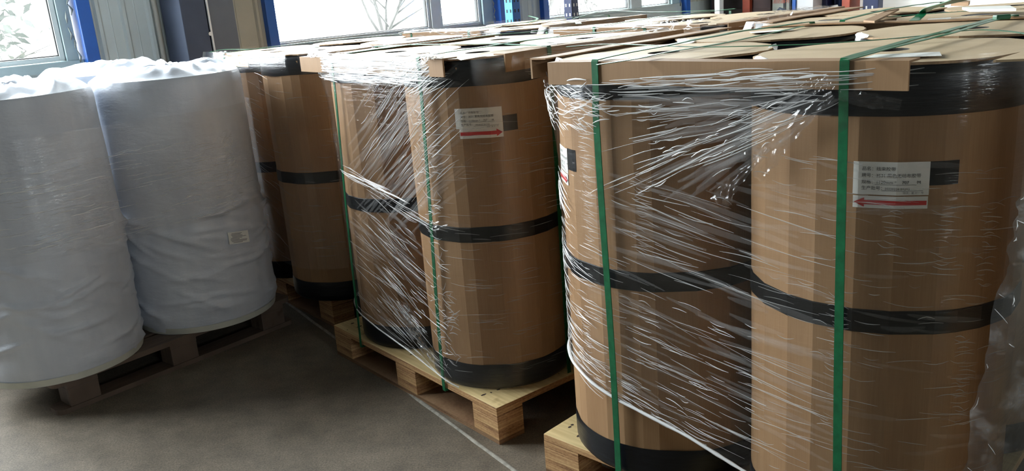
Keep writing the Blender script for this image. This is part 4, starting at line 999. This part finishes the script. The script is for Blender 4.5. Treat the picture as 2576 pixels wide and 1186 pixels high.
loose_strap([(1440, 48, 1.27), (1520, 28, 1.30), (1640, 30, 1.29), (1760, 27, 1.29), (1850, 22, 1.295)], 'thin green strap sagging over the farthest lids', .008)
loose_strap([(2190, 45, 1.27), (2330, 35, 1.275), (2400, 30, 1.275), (2480, 24, 1.272)], 'flat green strap lying across the back row smaller rolls', .014)
loose_strap([(2300, 52, 1.268), (2312, 42, 1.272), (2335, 22, 1.30), (2395, 5, 1.36), (2440, -8, 1.40)], 'green strap end standing up from the back row smaller rolls', .03)
mb = MB()
k0 = px(2520, 43, 1.296)
mb.box((-.018, -.01, -.006), (.018, .01, .006)); ob = mb.obj('strap_buckle', 'strap', bevel=.003); ob.location = k0; tag(ob, 'dark green strap buckle where two straps meet above the lids', 'buckle')

# papers and loose cardboard on the lids
def flat_paper(pix, label, z=DECK + RH + .0035, mat='paper', name='paper_sheet', th=.0006, cat='paper'):
    P = [px(x, y, z) for x, y in pix]; c = sum(P, Vector()) / len(P); mb = MB(); n = len(P)
    mb.rings([[p - c for p in P], [p - c + UPV * th for p in P]], True, True, True); o = mb.obj(name, mat); o.location = c; return tag(o, label, cat)
flat_paper([(1512, 146), (1572, 142), (1592, 155), (1530, 157)], 'small white paper sheet lying on a lid of the left-arrow pallet')
flat_paper([(2172, 147), (2200, 138), (2364, 131), (2369, 141)], 'long white paper strip lying on a lid beside the raised strap')
flat_paper([(1885, 81), (1995, 73), (1996, 76), (1890, 84)], 'thin white paper strip on the back lid of the left-arrow pallet')
flat_paper([(2335, 48), (2392, 44), (2393, 50), (2330, 52)], 'white paper strip on a back row wide roll')
flat_paper([(1150, 148), (1218, 138), (1225, 140), (1160, 152)], 'white paper sheet on the lid of the right-arrow label roll')
flat_paper([(2420, 24), (2540, 20), (2556, 28), (2440, 30)], 'torn white foam sheet lying on the back row smaller rolls', z=1.275, th=.008)
flat_paper([(2395, 11), (2440, 10), (2436, 15), (2392, 15)], 'small cardboard pad at the far edge of the back row', z=1.285, mat='board', name='cardboard_pad', th=.012, cat='cardboard')
flat_paper([(2172, 56), (2250, 22), (2262, 26), (2200, 58)], 'flat cardboard strip slanting beside the brown edge board', z=1.272, mat='board', name='cardboard_strip', th=.006, cat='cardboard')
flat_paper([(2498, 158), (2600, 126), (2620, 152), (2505, 157)], 'loose cardboard flap at the outer edge of the left-arrow label roll', z=1.268, mat='kraft', name='cardboard_flap', th=.004, cat='cardboard')

# ------------------------------------------------------------------ film-draped stack at the right
SF = Stack((SC.w(1.42, -.02).x, SC.w(1.42, -.02).y), SC.t, .29, .586)
make_roll(SF.c0.x, SF.c0.y, None, 'cardboard roll under the loose film curtain next to the left-arrow pallet', 'rolls beside the left-arrow pallet', meshes=farC, rz=.4)
ply_pallet(SF.w(-.27, -.27), SF.t, 1.12, 'plywood pallet under the roll with the loose film curtain', detail=False)
cur = tag(empty('film_curtain', (1.0, 1.3, 0)), 'loose crumpled clear film curtain hanging beside the left-arrow pallet', 'film')
def at_y(x, y, Y):
    d = _fwd + _R * ((x - W_PX / 2) / F_PX) - _U * ((y - H_PX / 2) / F_PX); return Vector((0, 0, CAM_H)) + d * (Y / d.y)
Lf = [at_y(2592, 430, 1.42), at_y(2560, 540, 1.40), at_y(2520, 700, 1.375), at_y(2470, 930, 1.35), at_y(2420, 1190, 1.33)]
Lf.append(Lf[-1] + (Lf[-1] - Lf[-2]) * (Lf[-1].z / (Lf[-2].z - Lf[-1].z)))
rows = []; uv = []; n = 60
for i in range(n + 1):
    t = i / n * (len(Lf) - 1); j = min(int(t), len(Lf) - 2); A = Lf[j].lerp(Lf[j + 1], t - j)
    B = Vector((SF.c0.x - .12, SF.c0.y - .27 - .03 * i / n, A.z)); row = []
    for q in range(25):
        f = q / 24; p = A.lerp(B, f); k = .016 * nz(i * .16, q * .5) + .012 * nz(i * .4, q * 1.3, 4) + .02 * math.sin(f * 22 + nz(i * .1, 3) * 2) * f
        row.append(p + Vector((.2, -1, 0)) * k - Vector((1.0, 1.3, 0))); uv.append((f * 1.2, i / n))
    rows.append(row)
mb = MB(); mb.rings(rows, False); mb.obj('sheet', 'film_curtain', cur, smooth=True, uvs=uv)
cm = MB()
for k in range(160):
    i = random.randint(1, n - 4); q = random.randint(0, 20); a = rows[i][q]; b = a.lerp(rows[i + random.randint(1, 2)][q + random.randint(0, 1)], U(.3, 1)); o_ = Vector((0, -.006, 0)); w = U(.0006, .0014)
    cm.tube([a + o_, (a + b) / 2 + o_ * 1.6, b + o_], [w * .3, w, w * .3], 4)
tag(cm.obj('film_fold', 'crease', cur, smooth=True), kind='stuff')
